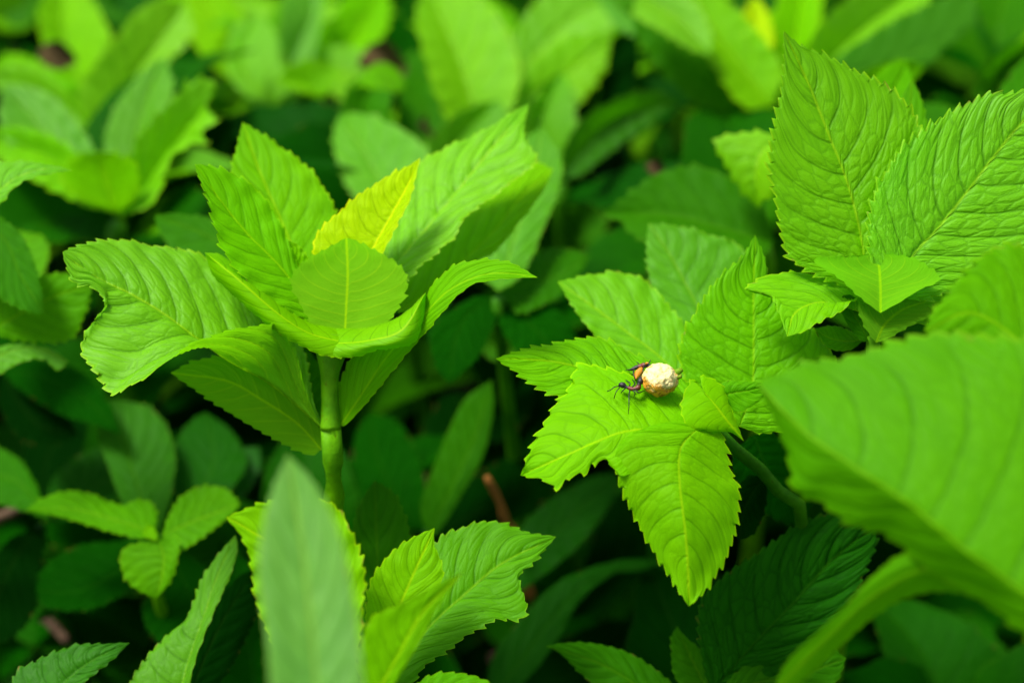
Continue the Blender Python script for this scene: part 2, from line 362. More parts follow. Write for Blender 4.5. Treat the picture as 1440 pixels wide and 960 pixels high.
# ================================================================ P1: the tall shoot left of centre
def plant_one():
    P = plant('large bright green shoot left of centre with a yellow leaf at its heart', (465, 598, 37.2), [(468, 640, 37.4), (470, 700, 38.0), (472, 760, 39)], .0034, tone='fresh')
    # stem piece from the node up to the heart of the shoot
    sp = smooth_path([at(465, 603, 37.2), at(464, 560, 37.1), at(464, 520, 36.95), at(468, 472, 37.0)], 24)
    link('stem', tube_mesh('stem', sp, [.0028-.0005*min(1, i/6)+(.0036*((i-12)/11)**1.5 if i > 12 else 0) for i in range(24)], M_STEM, 16), P, (.11, .36, .002, 1))
    H = (468, 470, 37.2)
    # upper back leaf pointing up-left
    leaf(P, [(462, 452), (430, 390), (396, 310), (365, 240), (341, 172)], [(425, 445), (385, 400), (352, 330), (330, 265), (326, 232), (333, 205)],
         [(482, 430), (486, 380), (478, 320), (468, 285), (445, 248), (408, 215), (368, 187)], 38.0, (0, .55), -.25, .3, 0, 'young', pet=H, wave=.001)
    # left leaf in front of it
    leaf(P, [(455, 462), (425, 415), (392, 372), (345, 325), (305, 275), (274, 231)], [(415, 442), (365, 412), (330, 378), (309, 345), (300, 312), (290, 275), (278, 247)],
         [(452, 430), (425, 385), (408, 345), (388, 300), (368, 272), (345, 252), (315, 238), (292, 232)], 37.2, (.25, .25), -.5, .1, 0, 'young', pet=H, q=1.3, wave=.0008, puff=.0007)
    # big right back leaf
    leaf(P, [(520, 420), (565, 360), (625, 290), (685, 215), (744, 146)], [(515, 370), (540, 290), (575, 240), (620, 210), (662, 192), (700, 172), (726, 155)],
         [(560, 405), (600, 368), (638, 335), (658, 302), (688, 282), (725, 252), (755, 226), (738, 188)], 38.2, (-.1, .75), .3, -.35, 0, 'bright', pet=H, wave=.0008, puff=.0014, bump=45, ns=9, spec=.75)
    # its lower neighbour
    leaf(P, [(560, 440), (620, 395), (690, 330), (735, 275), (778, 238)], [(560, 400), (630, 330), (700, 260), (750, 228)],
         [(600, 430), (660, 376), (700, 350), (720, 325), (748, 292), (768, 262)], 39.2, (0, 1.0), .1, -.2, 0, 'bright', pet=H)
    # yellow young leaf
    leaf(P, [(500, 400), (527, 345), (552, 300), (575, 258), (591, 222)], [(455, 395), (440, 355), (444, 330), (475, 298), (512, 268), (548, 245), (575, 232)],
         [(520, 390), (542, 348), (560, 312), (574, 284), (584, 250)], 37.6, (.1, .25), .1, -.35, 0, 'yellow', pet=H, wave=.0005, label='yellow young leaf folded along its middle', puff=.0005, ns=10)
    # tiny curl at the heart
    leaf(P, [(440, 420), (425, 385), (412, 358), (405, 338)], [(425, 412), (412, 388), (404, 360)], [(450, 400), (438, 372), (425, 350), (415, 342)], 37.7, (0, 0), 0, 0, 0, 'bright', pet=H, tooth=.002, mr=.0004)
    # front leaf standing before the heart
    leaf(P, [(485, 470), (487, 430), (489, 385), (487, 334)], [(445, 462), (420, 442), (411, 410), (412, 382), (440, 360), (470, 343)],
         [(530, 466), (556, 440), (571, 412), (572, 390), (560, 370), (530, 352), (505, 340)], 37.0, (0, .3), -.2, -.2, 0, 'bright', pet=H, wave=.0002, puff=.0001, bump=16, ns=9, flip=True, mr=.0003)
    # wide drooping front leaf, seen on its rim
    leaf(P, [(502, 482), (470, 478), (430, 466), (388, 438), (335, 392), (288, 355)], [(475, 463), (440, 455), (420, 444), (385, 420), (345, 385), (312, 359)],
         [(485, 500), (455, 500), (430, 490), (385, 464), (340, 426), (300, 388)], 36.3, (0, .5), 1.3, -.3, 0, 'bright', pet=(466, 530, 37), wave=.0003, puff=.0001, bump=15, mr=.0003, arch=.0016, dm=[0, -.3, -.6, -.8, -.6])
    leaf(P, [(448, 482), (485, 482), (520, 478), (565, 463), (599, 411)], [(470, 462), (510, 464), (545, 456), (578, 434)],
         [(462, 500), (500, 502), (530, 492), (560, 489), (584, 481), (596, 450)], 36.3, (0, .5), 1.2, -.3, 0, 'bright', pet=(466, 530, 37), wave=.0003, puff=.0001, bump=15, mr=.0003, arch=.0016, dm=[0, -.3, -.6, -.8, -.7], spec=.4)
    # right leaf: underside rising, sharp tip turning right
    leaf(P, [(477, 600), (505, 560), (545, 500), (590, 450), (632, 408), (690, 385), (756, 390)], [(474, 570), (480, 530), (500, 496), (545, 470), (590, 425), (615, 392), (650, 368), (710, 366)],
         [(492, 592), (540, 537), (580, 490), (603, 462), (622, 440), (645, 415), (668, 399), (705, 392)], 37.2, (-.05, -.2), .5, -.3, -.5, 'young', wave=.0004, puff=.0003, kv=.3, ns=10)
    # big left leaf with its near half curling up
    leaf(P, [(455, 600), (412, 562), (372, 532), (322, 505), (278, 474), (232, 440), (185, 412), (135, 388), (88, 354)],
         [(440, 560), (430, 500), (400, 440), (345, 395), (300, 366), (262, 350), (220, 345), (175, 337), (130, 340), (105, 347)],
         [(442, 580), (428, 545), (418, 500), (400, 464), (372, 455), (335, 462), (300, 471), (258, 490), (220, 521), (190, 540), (157, 555), (132, 522), (113, 494), (124, 462), (148, 433), (131, 405), (104, 398), (92, 372)],
         37.2, (.1, .12), 1.5, -.9, -.3, 'young', wave=.0006, puff=.0016, bump=48, q=1.3, dr=[0, -.4, -.7, -.8, -.6, -.2, .3, .2, 0], ns=11, spec=.72)
    # underside leaf below it
    leaf(P, [(452, 632), (418, 595), (370, 563), (318, 535), (240, 524)], [(450, 600), (425, 555), (400, 520), (340, 500), (280, 505)], [(435, 640), (395, 622), (340, 592), (288, 558), (255, 535)],
         37.8, (0, .1), .2, 0, 0, 'bright', wave=.0003, puff=.0003, flip=True)
    leaf(P, [(462, 610), (440, 570), (428, 530), (424, 480)], [(430, 600), (412, 560), (412, 510)], [(480, 590), (470, 545), (440, 500)], 38.6, (0, .1), 0, 0, 0, 'mid')
    # small blurred leaf behind, left
    leaf(P, [(420, 420), (350, 370), (290, 330), (218, 302)], [(380, 430), (290, 400), (240, 350), (222, 322)], [(400, 370), (350, 320), (310, 308), (255, 300)], 42.5, (0, .7), 0, 0, 0, 'mid', pet=(468, 480, 38))
    # pale leaf behind the right one
    P2 = plant('pale green shoot behind the right side of the yellow hearted shoot', (700, 420, 46), [(705, 480, 47)], .0025, tone='mid')
    leaf(P2, [(700, 410), (725, 330), (750, 250), (762, 178)], [(670, 370), (690, 280), (730, 205)], [(735, 385), (765, 320), (787, 262), (790, 222)], 45.5, (0, .6), 0, 0, 0, 'pale')
    leaf(P2, [(700, 410), (740, 400), (790, 385), (830, 360)], [(720, 375), (770, 350), (800, 350)], [(730, 440), (780, 420), (815, 385)], 46.5, (0, .9), 0, 0, 0, 'mid')
    leaf(P2, [(700, 415), (660, 440), (640, 480), (632, 540)], [(660, 420), (610, 460), (610, 510)], [(700, 440), (680, 490), (655, 520)], 46.5, (0, .7), 0, 0, 0, 'deep')
    leaf(P2, [(705, 420), (740, 450), (775, 490), (790, 540)], [(700, 450), (730, 500), (765, 530)], [(750, 420), (800, 450), (810, 500)], 46.5, (0, .7), 0, 0, 0, 'deep')
plant_one()

# ================================================================ P2: the ants' shoot
HOSTS = []
def plant_two():
    P = plant('shoot with broad lobed leaves right of centre where the ants sit on a seed pod', (1003, 600, 36.0), [(1035, 632, 36.6), (1078, 668, 37.4), (1108, 712, 38.2), (1128, 756, 39.0)], .0020, tone='mid')
    H = (998, 590, 36)
    # leaf pointing left under the pod
    h1 = leaf(P, [(985, 585), (930, 560), (860, 530), (780, 508), (697, 504)], [(978, 548), (945, 520), (905, 503), (878, 490), (850, 476), (815, 475), (775, 484), (735, 491)],
         [(965, 600), (900, 600), (845, 580), (790, 560), (757, 546), (728, 527)], 35.7, (0, .75), .2, 0, -.2, 'young', pet=H, bump=60, q=1.4, wave=.0005, puff=.0006, th=.0014)
    # broad leaf sweeping down left
    h2 = leaf(P, [(985, 605), (950, 606), (905, 603), (870, 608), (835, 622), (795, 640), (732, 668)],
         [(975, 575), (940, 545), (900, 530), (860, 520), (830, 512), (810, 516), (800, 545), (778, 568), (765, 594), (750, 618), (740, 645)],
         [(975, 640), (935, 650), (895, 662), (872, 668), (852, 648), (836, 652), (824, 664), (803, 672), (782, 686), (760, 674)],
         35.2, (0, .75), 0, -.1, .1, 'bright', pet=H, bump=35, q=1.4, wave=.0002, puff=.0005, th=.0018, tooth=.0040, dm=[0, -.35, -.35, -.1, .2], ns=7, spec=.2, soft=(1, .46))
    HOSTS.extend([h1, h2])
    # broad leaf hanging down
    leaf(P, [(985, 600), (962, 622), (955, 645), (957, 690), (963, 740), (967, 790), (969, 852)],
         [(950, 592), (905, 602), (873, 622), (864, 655), (878, 697), (893, 730), (913, 768), (938, 804), (955, 832)],
         [(1010, 600), (1022, 622), (1028, 660), (1040, 690), (1037, 738), (1024, 780), (1006, 810), (992, 832)],
         35.0, (0, .45), .1, .45, .6, 'bright', dl=[0, -.35, -.40, -.1, .2, .2, 0], soft=(-1, .36), pet=H, bump=30, q=1.4, wave=.0002, puff=.0004, th=.0014, dm=[0, -.2, -.3, -.1, .2], ns=8, spec=.25)
    # upright wrinkled leaf behind the pod
    leaf(P, [(1040, 600), (1058, 545), (1060, 480), (1060, 415), (1062, 330)],
         [(1000, 590), (968, 545), (954, 510), (956, 480), (966, 455), (984, 428), (1008, 392), (1042, 362)],
         [(1080, 610), (1130, 590), (1172, 540), (1178, 508), (1150, 470), (1110, 425), (1083, 400), (1078, 370)], 36.6, (-.1, .25), -.3, .4, 0, 'young', q=1.4, pet=H, bump=58, wave=.0003, puff=.0007, ns=8, spec=.35)
    # behind: left pointing and upright soft leaves
    leaf(P, [(985, 570), (935, 508), (880, 465), (830, 428), (784, 396)], [(990, 500), (960, 455), (915, 400), (878, 383), (832, 385)], [(960, 560), (900, 520), (850, 482), (832, 468), (806, 432)],
         38.2, (0, .55), .3, 0, 0, 'young', pet=H, wave=.0008, spec=.6)
    leaf(P, [(1010, 520), (995, 460), (965, 400), (940, 355), (912, 314)], [(970, 510), (930, 460), (914, 400), (908, 350)], [(1050, 500), (1060, 430), (1045, 350), (1000, 330), (955, 317)],
         39.6, (0, .55), 0, .2, 0, 'fresh', pet=H, wave=.0008, spec=.7)
    # small yellow-green lip in the middle
    leaf(P, [(990, 552), (1005, 568), (1022, 590), (1046, 620)], [(974, 532), (960, 560), (958, 580), (968, 600), (1000, 606), (1025, 606)], [(985, 528), (1015, 540), (1025, 560), (1032, 582)],
         35.0, (0, .35), .1, .2, .5, 'bright', pet=H, wave=.0002, puff=.0001, bump=12, mr=.0004, th=.0011)
    leaf(P, [(1000, 575), (1020, 555), (1055, 548), (1085, 540)], [(995, 550), (1020, 536), (1055, 536)], [(1015, 580), (1045, 578), (1070, 562)], 35.4, (0, .2), 0, 0, 0, 'fresh', pet=H, mr=.0004)
    # dark leaves behind the stem
    leaf(P, [(1060, 610), (1075, 650), (1100, 690), (1135, 740)], [(1030, 640), (1040, 690), (1090, 730)], [(1090, 610), (1120, 650), (1140, 700)], 39.8, (0, 0), 0, 0, 0, 'deep', pet=(1078, 668, 37.6))
    leaf(P, [(1078, 668), (1060, 690), (1045, 720), (1040, 760)], [(1050, 670), (1030, 700), (1025, 740)], [(1080, 690), (1075, 720), (1060, 750)], 39, (0, .4), 0, 0, 0, 'dark', pet=(1078, 668, 37.6))
plant_two()

# ================================================================ P3: upper right shoot
def plant_three():
    P = plant('shoot at the upper right with two tall veined leaves standing upright', (1228, 470, 36.2), [(1226, 510, 36.8), (1225, 560, 37.6)], .0022, tone='fresh')
    H = (1232, 440, 36.2)
    leaf(P, [(1220, 420), (1214, 352), (1204, 300), (1188, 245), (1164, 185), (1138, 120), (1102, 44)],
         [(1180, 402), (1140, 384), (1108, 362), (1094, 320), (1088, 278), (1080, 236), (1085, 190), (1091, 155), (1100, 110)],
         [(1262, 400), (1300, 340), (1310, 270), (1300, 200), (1288, 160), (1270, 138), (1250, 121), (1221, 107), (1188, 90), (1155, 74), (1128, 65)],
         36.4, (.05, .10), -.15, .2, .1, 'young', pet=H, bump=62, q=1.6, wave=.0003, puff=.0007, ns=9, th=.0017, kv=.28, spec=.5)
    leaf(P, [(1245, 425), (1282, 362), (1320, 320), (1360, 270), (1398, 220), (1442, 168), (1510, 110)],
         [(1225, 385), (1220, 340), (1222, 300), (1232, 262), (1247, 236), (1266, 208), (1300, 180), (1326, 162), (1352, 148), (1390, 130), (1420, 130), (1465, 118)],
         [(1290, 425), (1345, 410), (1400, 395), (1460, 350), (1510, 280), (1530, 190)],
         36.1, (.05, .12), 0, -.1, 0, 'young', pet=H, bump=66, q=1.7, wave=.0003, puff=.0007, ns=10, th=.0018, kv=.25, spec=.75, mr=.0008)
    leaf(P, [(1235, 430), (1260, 340), (1275, 240), (1282, 112)], [(1225, 350), (1240, 240), (1262, 150)], [(1290, 350), (1310, 260), (1303, 170), (1292, 130)], 38.5, (0, .3), 0, 0, 0, 'fresh', pet=H)
    # small front leaf
    leaf(P, [(1238, 440), (1238, 405), (1236, 375), (1232, 357)], [(1210, 420), (1180, 393), (1144, 366), (1170, 361), (1205, 359)], [(1265, 425), (1300, 405), (1322, 393), (1305, 374), (1275, 359)],
         35.6, (0, .5), -.4, -.4, 0, 'young', pet=H, bump=20, wave=.0002, puff=.0002, mr=.0004, flip=True, th=.0008)
    # small drooping leaf at left
    leaf(P, [(1225, 445), (1190, 432), (1150, 425), (1118, 440), (1107, 473)], [(1215, 415), (1180, 398), (1140, 384), (1100, 382), (1070, 392), (1045, 406), (1080, 411), (1092, 435)],
         [(1230, 420), (1216, 415), (1200, 424), (1180, 440), (1155, 452), (1130, 466)], 35.9, (0, .7), 0, -.3, -.2, 'bright', pet=H, wave=.0007, puff=.0005, mr=.0004, spec=.4)
    # rim leaf lower right
    leaf(P, [(1232, 482), (1245, 455), (1270, 435), (1300, 425)], [(1215, 460), (1206, 432), (1225, 422), (1260, 418)], [(1250, 475), (1280, 458), (1310, 440)], 35.7, (0, .3), -.2, 0, 0, 'fresh', pet=H, flip=True, mr=.0003, puff=.0002)
    leaf(P, [(1240, 450), (1290, 430), (1340, 395), (1385, 355)], [(1260, 410), (1310, 390), (1350, 362)], [(1300, 455), (1350, 430), (1380, 390)], 36.4, (0, .7), 0, 0, 0, 'bright', pet=H, spec=.4)
    leaf(P, [(1222, 480), (1208, 455), (1196, 435), (1186, 415)], [(1208, 478), (1188, 450), (1180, 425)], [(1226, 455), (1212, 430), (1198, 415)], 36.2, (0, 0), 0, 0, 0, 'mid', pet=H, mr=.0004, th=.0004)
    leaf(P, [(1215, 478), (1190, 480), (1165, 475), (1145, 462)], [(1200, 466), (1170, 458)], [(1195, 492), (1165, 490)], 36.9, (0, .6), 0, 0, 0, 'fresh', mr=.0004, th=.0004)
plant_three()

# ================================================================ foreground right shoot
def plant_four():
    P = plant('out of focus foreground shoot at the right edge with one very large leaf', (1560, 900, 27), [(1580, 1000, 28)], .0035, tone='fresh')
    leaf(P, [(1520, 900), (1440, 832), (1360, 775), (1275, 705), (1200, 655), (1130, 605), (1064, 538)],
         [(1560, 800), (1600, 640), (1540, 520), (1470, 482), (1400, 474), (1340, 467), (1265, 478), (1190, 503), (1135, 508), (1095, 525)],
         [(1500, 930), (1440, 892), (1390, 850), (1339, 819), (1290, 790), (1245, 752), (1195, 738), (1150, 706), (1118, 690), (1106, 640), (1088, 590)],
         26.0, (-.15, .25), .6, 1.0, 1.2, 'fresh', bump=32, wave=.0002, puff=.0004, th=.0022, tooth=.0046, q=1.1, dl=[0, 0, .3, .3, 0], mr=.001, spec=.3)
    leaf(P, [(1520, 900), (1420, 845), (1320, 800), (1240, 830), (1170, 890), (1085, 975)], [(1440, 850), (1330, 800), (1275, 778), (1225, 812), (1180, 860), (1110, 925)],
         [(1450, 890), (1370, 840), (1310, 832), (1252, 850), (1190, 900), (1120, 965)], 28, (0, -.1), 0, .3, 1.5, 'fresh', wave=.0001, puff=.0001, bump=20, spec=.3)
    # right edge leaf
    P2 = plant('blurred green shoot touching the right edge above the very large leaf', (1560, 560, 28), [(1570, 700, 29)], .003, tone='fresh')
    leaf(P2, [(1520, 540), (1450, 490), (1370, 440), (1300, 465)], [(1500, 420), (1440, 350), (1395, 350), (1345, 395), (1312, 440)], [(1480, 560), (1400, 530), (1330, 500)], 30, (0, .4), .2, .3, 0, 'fresh', wave=.0005, spec=.2, th=.002)
    # dark leaf, lower right
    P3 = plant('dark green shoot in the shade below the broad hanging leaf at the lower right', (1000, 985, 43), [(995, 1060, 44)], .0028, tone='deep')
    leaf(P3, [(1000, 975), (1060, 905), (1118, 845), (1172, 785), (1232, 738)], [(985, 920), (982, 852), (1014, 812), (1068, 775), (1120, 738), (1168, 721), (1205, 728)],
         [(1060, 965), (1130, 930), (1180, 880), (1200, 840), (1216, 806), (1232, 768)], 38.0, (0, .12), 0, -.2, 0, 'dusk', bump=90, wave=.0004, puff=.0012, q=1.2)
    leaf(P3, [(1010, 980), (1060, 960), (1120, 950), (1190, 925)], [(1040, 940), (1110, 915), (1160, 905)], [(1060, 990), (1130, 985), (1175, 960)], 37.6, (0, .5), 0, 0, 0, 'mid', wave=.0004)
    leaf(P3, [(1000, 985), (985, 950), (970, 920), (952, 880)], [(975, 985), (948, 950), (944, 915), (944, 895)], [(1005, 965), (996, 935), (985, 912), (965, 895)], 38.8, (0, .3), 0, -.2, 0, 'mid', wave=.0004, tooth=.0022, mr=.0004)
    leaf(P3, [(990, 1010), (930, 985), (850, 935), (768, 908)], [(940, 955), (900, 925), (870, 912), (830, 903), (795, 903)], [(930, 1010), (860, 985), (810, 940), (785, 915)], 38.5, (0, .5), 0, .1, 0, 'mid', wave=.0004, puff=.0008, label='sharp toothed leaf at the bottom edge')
plant_four()

# ================================================================ bottom centre
def plant_five():
    P = plant('narrow pale leaf shoot very close to the camera at the bottom left of centre', (455, 1120, 25), [(460, 1200, 26)], .003, tone='pale')
    leaf(P, [(455, 1110), (448, 1000), (438, 880), (424, 760), (404, 639)], [(400, 1080), (382, 980), (374, 890), (364, 810), (368, 750), (383, 688)],
         [(505, 1080), (512, 980), (502, 880), (492, 810), (479, 755), (456, 702), (430, 664)], 24.0, (0, .35), -.2, -.1, .4, 'frost', wave=.0002, th=.0006, spec=.9, q=.8)
    P2 = plant('bright green shoot at the bottom centre with a wide toothed leaf pointing right', (560, 960, 35), [(562, 1040, 36)], .0028, tone='fresh')
    leaf(P2, [(545, 960), (600, 885), (652, 836), (705, 792), (782, 754)], [(560, 900), (585, 830), (605, 780), (622, 752), (655, 739), (684, 731), (718, 738), (745, 748)],
         [(575, 965), (600, 935), (634, 912), (660, 892), (698, 872), (733, 871), (742, 850), (730, 812), (750, 792), (765, 774)], 35.0, (.1, .5), .1, -.1, 0, 'fresh', wave=.0006, puff=.0006, q=1.2, spec=.45)
    leaf(P2, [(535, 930), (555, 870), (580, 810), (611, 742)], [(515, 880), (520, 820), (542, 785), (572, 759), (596, 748)], [(575, 900), (605, 850), (622, 815), (621, 789), (611, 765)],
         33.8, (0, .3), 0, 0, 0, 'bright', wave=.0006, puff=.0004)
    leaf(P2, [(520, 990), (555, 930), (595, 860), (650, 805)], [(505, 930), (520, 870), (565, 848), (615, 820)], [(545, 975), (585, 910), (612, 860), (638, 822)], 30.5, (0, .1), -.1, 0, 0, 'bright', wave=.0003, puff=.0002, spec=.2)
    leaf(P2, [(545, 960), (535, 860), (530, 770), (527, 675)], [(505, 900), (495, 820), (494, 750), (506, 708)], [(580, 900), (582, 820), (576, 745), (556, 695)], 38.8, (0, .2), 0, 0, 0, 'mid', wave=.0004)
    # ruffled leaf behind the pale one
    leaf(P2, [(460, 960), (440, 880), (410, 790), (350, 745), (318, 727)], [(395, 930), (360, 850), (352, 795), (340, 757)], [(500, 940), (512, 850), (510, 790), (494, 745), (478, 716), (455, 702), (400, 700), (362, 708)],
         32.0, (0, .3), 0, 0, 0, 'bright', wave=.0014, puff=.0005)
    leaf(P2, [(560, 1000), (600, 985), (650, 975), (700, 985)], [(580, 965), (615, 946), (660, 948), (690, 960)], [(600, 1020), (650, 1030), (690, 1010)], 33.5, (0, .6), 0, 0, 0, 'fresh')
    # long narrow leaf in the dark between the shoots
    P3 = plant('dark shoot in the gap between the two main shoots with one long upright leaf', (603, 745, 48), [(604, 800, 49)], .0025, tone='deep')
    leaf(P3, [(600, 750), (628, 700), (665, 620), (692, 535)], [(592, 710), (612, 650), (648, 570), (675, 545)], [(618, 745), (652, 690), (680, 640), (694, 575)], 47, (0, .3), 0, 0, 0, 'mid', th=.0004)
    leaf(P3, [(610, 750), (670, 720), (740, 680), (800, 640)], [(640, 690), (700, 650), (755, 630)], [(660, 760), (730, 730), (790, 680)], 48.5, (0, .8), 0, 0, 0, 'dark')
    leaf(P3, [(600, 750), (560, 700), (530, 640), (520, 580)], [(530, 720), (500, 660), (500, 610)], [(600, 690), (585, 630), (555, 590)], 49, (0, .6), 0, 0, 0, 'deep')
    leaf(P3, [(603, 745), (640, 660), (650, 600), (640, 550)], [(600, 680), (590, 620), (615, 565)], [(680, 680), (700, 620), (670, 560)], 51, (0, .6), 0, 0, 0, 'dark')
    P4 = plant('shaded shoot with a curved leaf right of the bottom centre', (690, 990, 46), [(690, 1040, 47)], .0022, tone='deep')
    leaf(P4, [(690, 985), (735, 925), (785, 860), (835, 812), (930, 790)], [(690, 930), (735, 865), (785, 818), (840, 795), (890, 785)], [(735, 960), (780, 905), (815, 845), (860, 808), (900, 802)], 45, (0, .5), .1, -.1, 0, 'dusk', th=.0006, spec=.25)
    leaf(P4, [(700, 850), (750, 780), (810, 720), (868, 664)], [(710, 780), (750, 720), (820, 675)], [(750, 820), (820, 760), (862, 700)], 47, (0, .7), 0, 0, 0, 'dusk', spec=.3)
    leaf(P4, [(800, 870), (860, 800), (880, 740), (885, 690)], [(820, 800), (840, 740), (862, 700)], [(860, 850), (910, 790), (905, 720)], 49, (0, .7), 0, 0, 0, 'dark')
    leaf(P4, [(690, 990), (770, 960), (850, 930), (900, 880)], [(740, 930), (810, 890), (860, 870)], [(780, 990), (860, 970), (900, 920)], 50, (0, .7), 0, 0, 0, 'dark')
plant_five()

# ================================================================ lower left
def plant_six():
    P = plant('small low shoot with short rounded leaves at the lower left', (222, 755, 43), [(225, 800, 44), (228, 860, 45)], .0022, tone='fresh')
    H = (222, 752, 43)
    leaf(P, [(218, 748), (160, 730), (100, 715), (36, 717)], [(220, 715), (200, 702), (168, 708), (130, 694), (95, 690), (60, 700)], [(200, 757), (150, 746), (98, 730), (60, 722)], 42.6, (0, .9), .2, 0, .3, 'fresh', pet=H, spec=.2)
    leaf(P, [(222, 760), (230, 780), (228, 808), (219, 841)], [(195, 762), (172, 772), (170, 800), (182, 822), (200, 834)], [(250, 755), (252, 778), (245, 805), (234, 826)], 42.0, (0, .4), .1, -.2, .4, 'fresh', pet=H)
    leaf(P, [(228, 752), (265, 735), (300, 722), (338, 708)], [(238, 722), (258, 695), (290, 682), (320, 688)], [(250, 775), (280, 760), (308, 738), (328, 722)], 42.4, (0, .9), 0, 0, 0, 'fresh', pet=H)
    leaf(P, [(222, 750), (215, 740), (208, 742), (200, 750)], [(212, 738), (205, 738)], [(220, 758), (208, 757)], 42.0, (0, .6), 0, 0, 0, 'bright', pet=H, mr=.0003)
    leaf(P, [(225, 745), (200, 700), (180, 640), (150, 560)], [(180, 720), (150, 650), (135, 600)], [(240, 700), (245, 630), (215, 575)], 45.5, (0, .7), 0, 0, 0, 'mid', pet=H, spec=.3)
    leaf(P, [(225, 745), (270, 700), (300, 650), (290, 580)], [(235, 690), (250, 620), (270, 590)], [(290, 720), (345, 660), (330, 610)], 46.5, (0, .8), 0, 0, 0, 'dusk', pet=H)
    leaf(P, [(225, 750), (280, 710), (330, 670), (365, 628)], [(270, 690), (310, 640), (340, 630)], [(290, 730), (340, 700), (365, 660)], 47, (0, .9), 0, 0, 0, 'dusk', pet=H, spec=.6)
    leaf(P, [(220, 760), (170, 800), (110, 830), (50, 830)], [(170, 760), (100, 770), (60, 800)], [(190, 820), (130, 855), (70, 855)], 46.5, (0, .9), 0, 0, 0, 'deep', pet=H)
    leaf(P, [(230, 770), (260, 820), (270, 860), (250, 910)], [(215, 810), (200, 860), (220, 900)], [(280, 790), (310, 840), (290, 890)], 46.5, (0, .7), 0, 0, 0, 'deep', pet=H)
    P2 = plant('dim green shoot at the left edge beyond the small low shoot', (60, 740, 48), [(56, 800, 49)], .0024, tone='deep')
    leaf(P2, [(70, 730), (40, 690), (10, 670), (-60, 650)], [(40, 660), (0, 630), (-40, 630)], [(40, 720), (-10, 705), (-50, 680)], 46, (0, .8), 0, 0, 0, 'mid')
    leaf(P2, [(70, 735), (110, 700), (150, 670), (200, 640)], [(70, 680), (110, 640), (160, 625)], [(120, 725), (170, 700), (200, 665)], 48, (0, .9), 0, 0, 0, 'dusk')
    leaf(P2, [(65, 735), (60, 680), (75, 620), (110, 560)], [(35, 680), (40, 600), (80, 560)], [(95, 700), (115, 640), (125, 590)], 50, (0, .7), 0, 0, 0, 'dark')
    leaf(P2, [(60, 740), (30, 770), (0, 830), (-20, 900)], [(10, 760), (-30, 820), (-40, 870)], [(60, 790), (50, 860), (10, 900)], 47, (0, .7), 0, 0, 0, 'dark')
    P3 = plant('narrow folded shoot rising behind the pale foreground leaf at the lower left', (250, 1010, 37), [(250, 1080, 38)], .0022, tone='fresh')
    leaf(P3, [(245, 1000), (265, 930), (285, 870), (305, 810), (331, 752)], [(185, 985), (186, 950), (228, 898), (262, 868), (284, 812), (306, 780)], [(262, 985), (275, 925), (302, 855), (325, 805), (334, 770)],
         37.5, (.2, .4), .3, -.3, 0, 'fresh', q=1., wave=.0004, spec=.6, puff=.0006)
    leaf(P3, [(262, 990), (290, 920), (320, 860), (360, 800)], [(262, 930), (295, 860), (335, 810)], [(310, 960), (345, 900), (365, 850)], 39.5, (0, .4), 0, 0, 0, 'dark')
    P4 = plant('toothed leaf shoot reaching up into the bottom left corner', (60, 1010, 37), [(60, 1080, 38)], .002, tone='fresh')
    leaf(P4, [(50, 1010), (90, 960), (130, 928), (182, 903)], [(10, 1000), (22, 945), (50, 929), (100, 908), (145, 904)], [(90, 1000), (112, 965), (135, 945), (160, 925)], 36.6, (0, .6), 0, -.1, 0, 'mid', puff=.0008, wave=.0005, spec=.5)
    leaf(P4, [(40, 1010), (-10, 960), (-50, 930), (-90, 920)], [(0, 960), (-40, 910)], [(0, 1000), (-50, 970)], 38, (0, .6), 0, 0, 0, 'deep')
plant_six()

def make_protos():
    protos = []
    for s in range(6):
        n = 25; t = np.linspace(0, 1, n); ln = .085+.012*(s % 3); wd = .022+.004*(s % 2)
        z = .018*np.sin(t*2.2)-.030*t*t*(1+.4*(s % 3))
        M = np.column_stack([0*t, t*ln, z]); prof = wd*np.sin(math.pi*t**.75)**.9*(1-.25*t)*1.1
        Lc = M+np.column_stack([-prof, prof*.15, prof*.35]); Rc = M+np.column_stack([prof, prof*.15, prof*.35])
        me, mid = blade('leaf', M, Lc, Rc, 8, .0048, .0026, 8, .2, .0006, .0012, 0, False, 50+s)
        rib = tube_mesh('midrib', [Vector(p) for p in mid[::3]]+[Vector(mid[-1])], [.0011*(1-.85*i/len(mid[::3])) for i in range(len(mid[::3])+1)], M_STEM, 5)
        protos.append((me, rib))
    return protos
PROTOS = make_protos()
def crowd(P, H, n, tones, seed, tilt=(.15, .95), size=(.7, 1.05), drop=.006):
    """more leaves of the same shoot, all round its top"""
    rg = random.Random(seed); c = at(*H); base = P.location
    for i in range(n):
        a = i*2.4+rg.uniform(-.4, .4); t = rg.uniform(*tilt); sc = rg.uniform(*size); me, rib = PROTOS[rg.randrange(6)]
        p = c-Vector((0, 0, drop+.008*(i//3)))
        m4 = Matrix.Translation(p) @ Matrix.Rotation(a, 4, 'Z') @ Matrix.Rotation(t-.10*(i//3), 4, 'X') @ Matrix.Rotation(rg.uniform(-.4, .4), 4, 'Y') @ Matrix.Scale(sc, 4)
        tn = TONES[rg.choice(tones)]; tn = tn[:3]+(rg.choice([.15, .3, .5]) if tn[1] > .2 else .15,)
        o = bpy.data.objects.new('leaf', me); COL.objects.link(o); o.pass_index = 45; o.parent = P; o.matrix_parent_inverse = Matrix.Translation(-base); o.matrix_basis = m4; o.color = tn
        r = bpy.data.objects.new('midrib', rib); COL.objects.link(r); r.parent = o; r.color = (tn[0]*1.2, tn[1]*1.1, tn[2], 1)

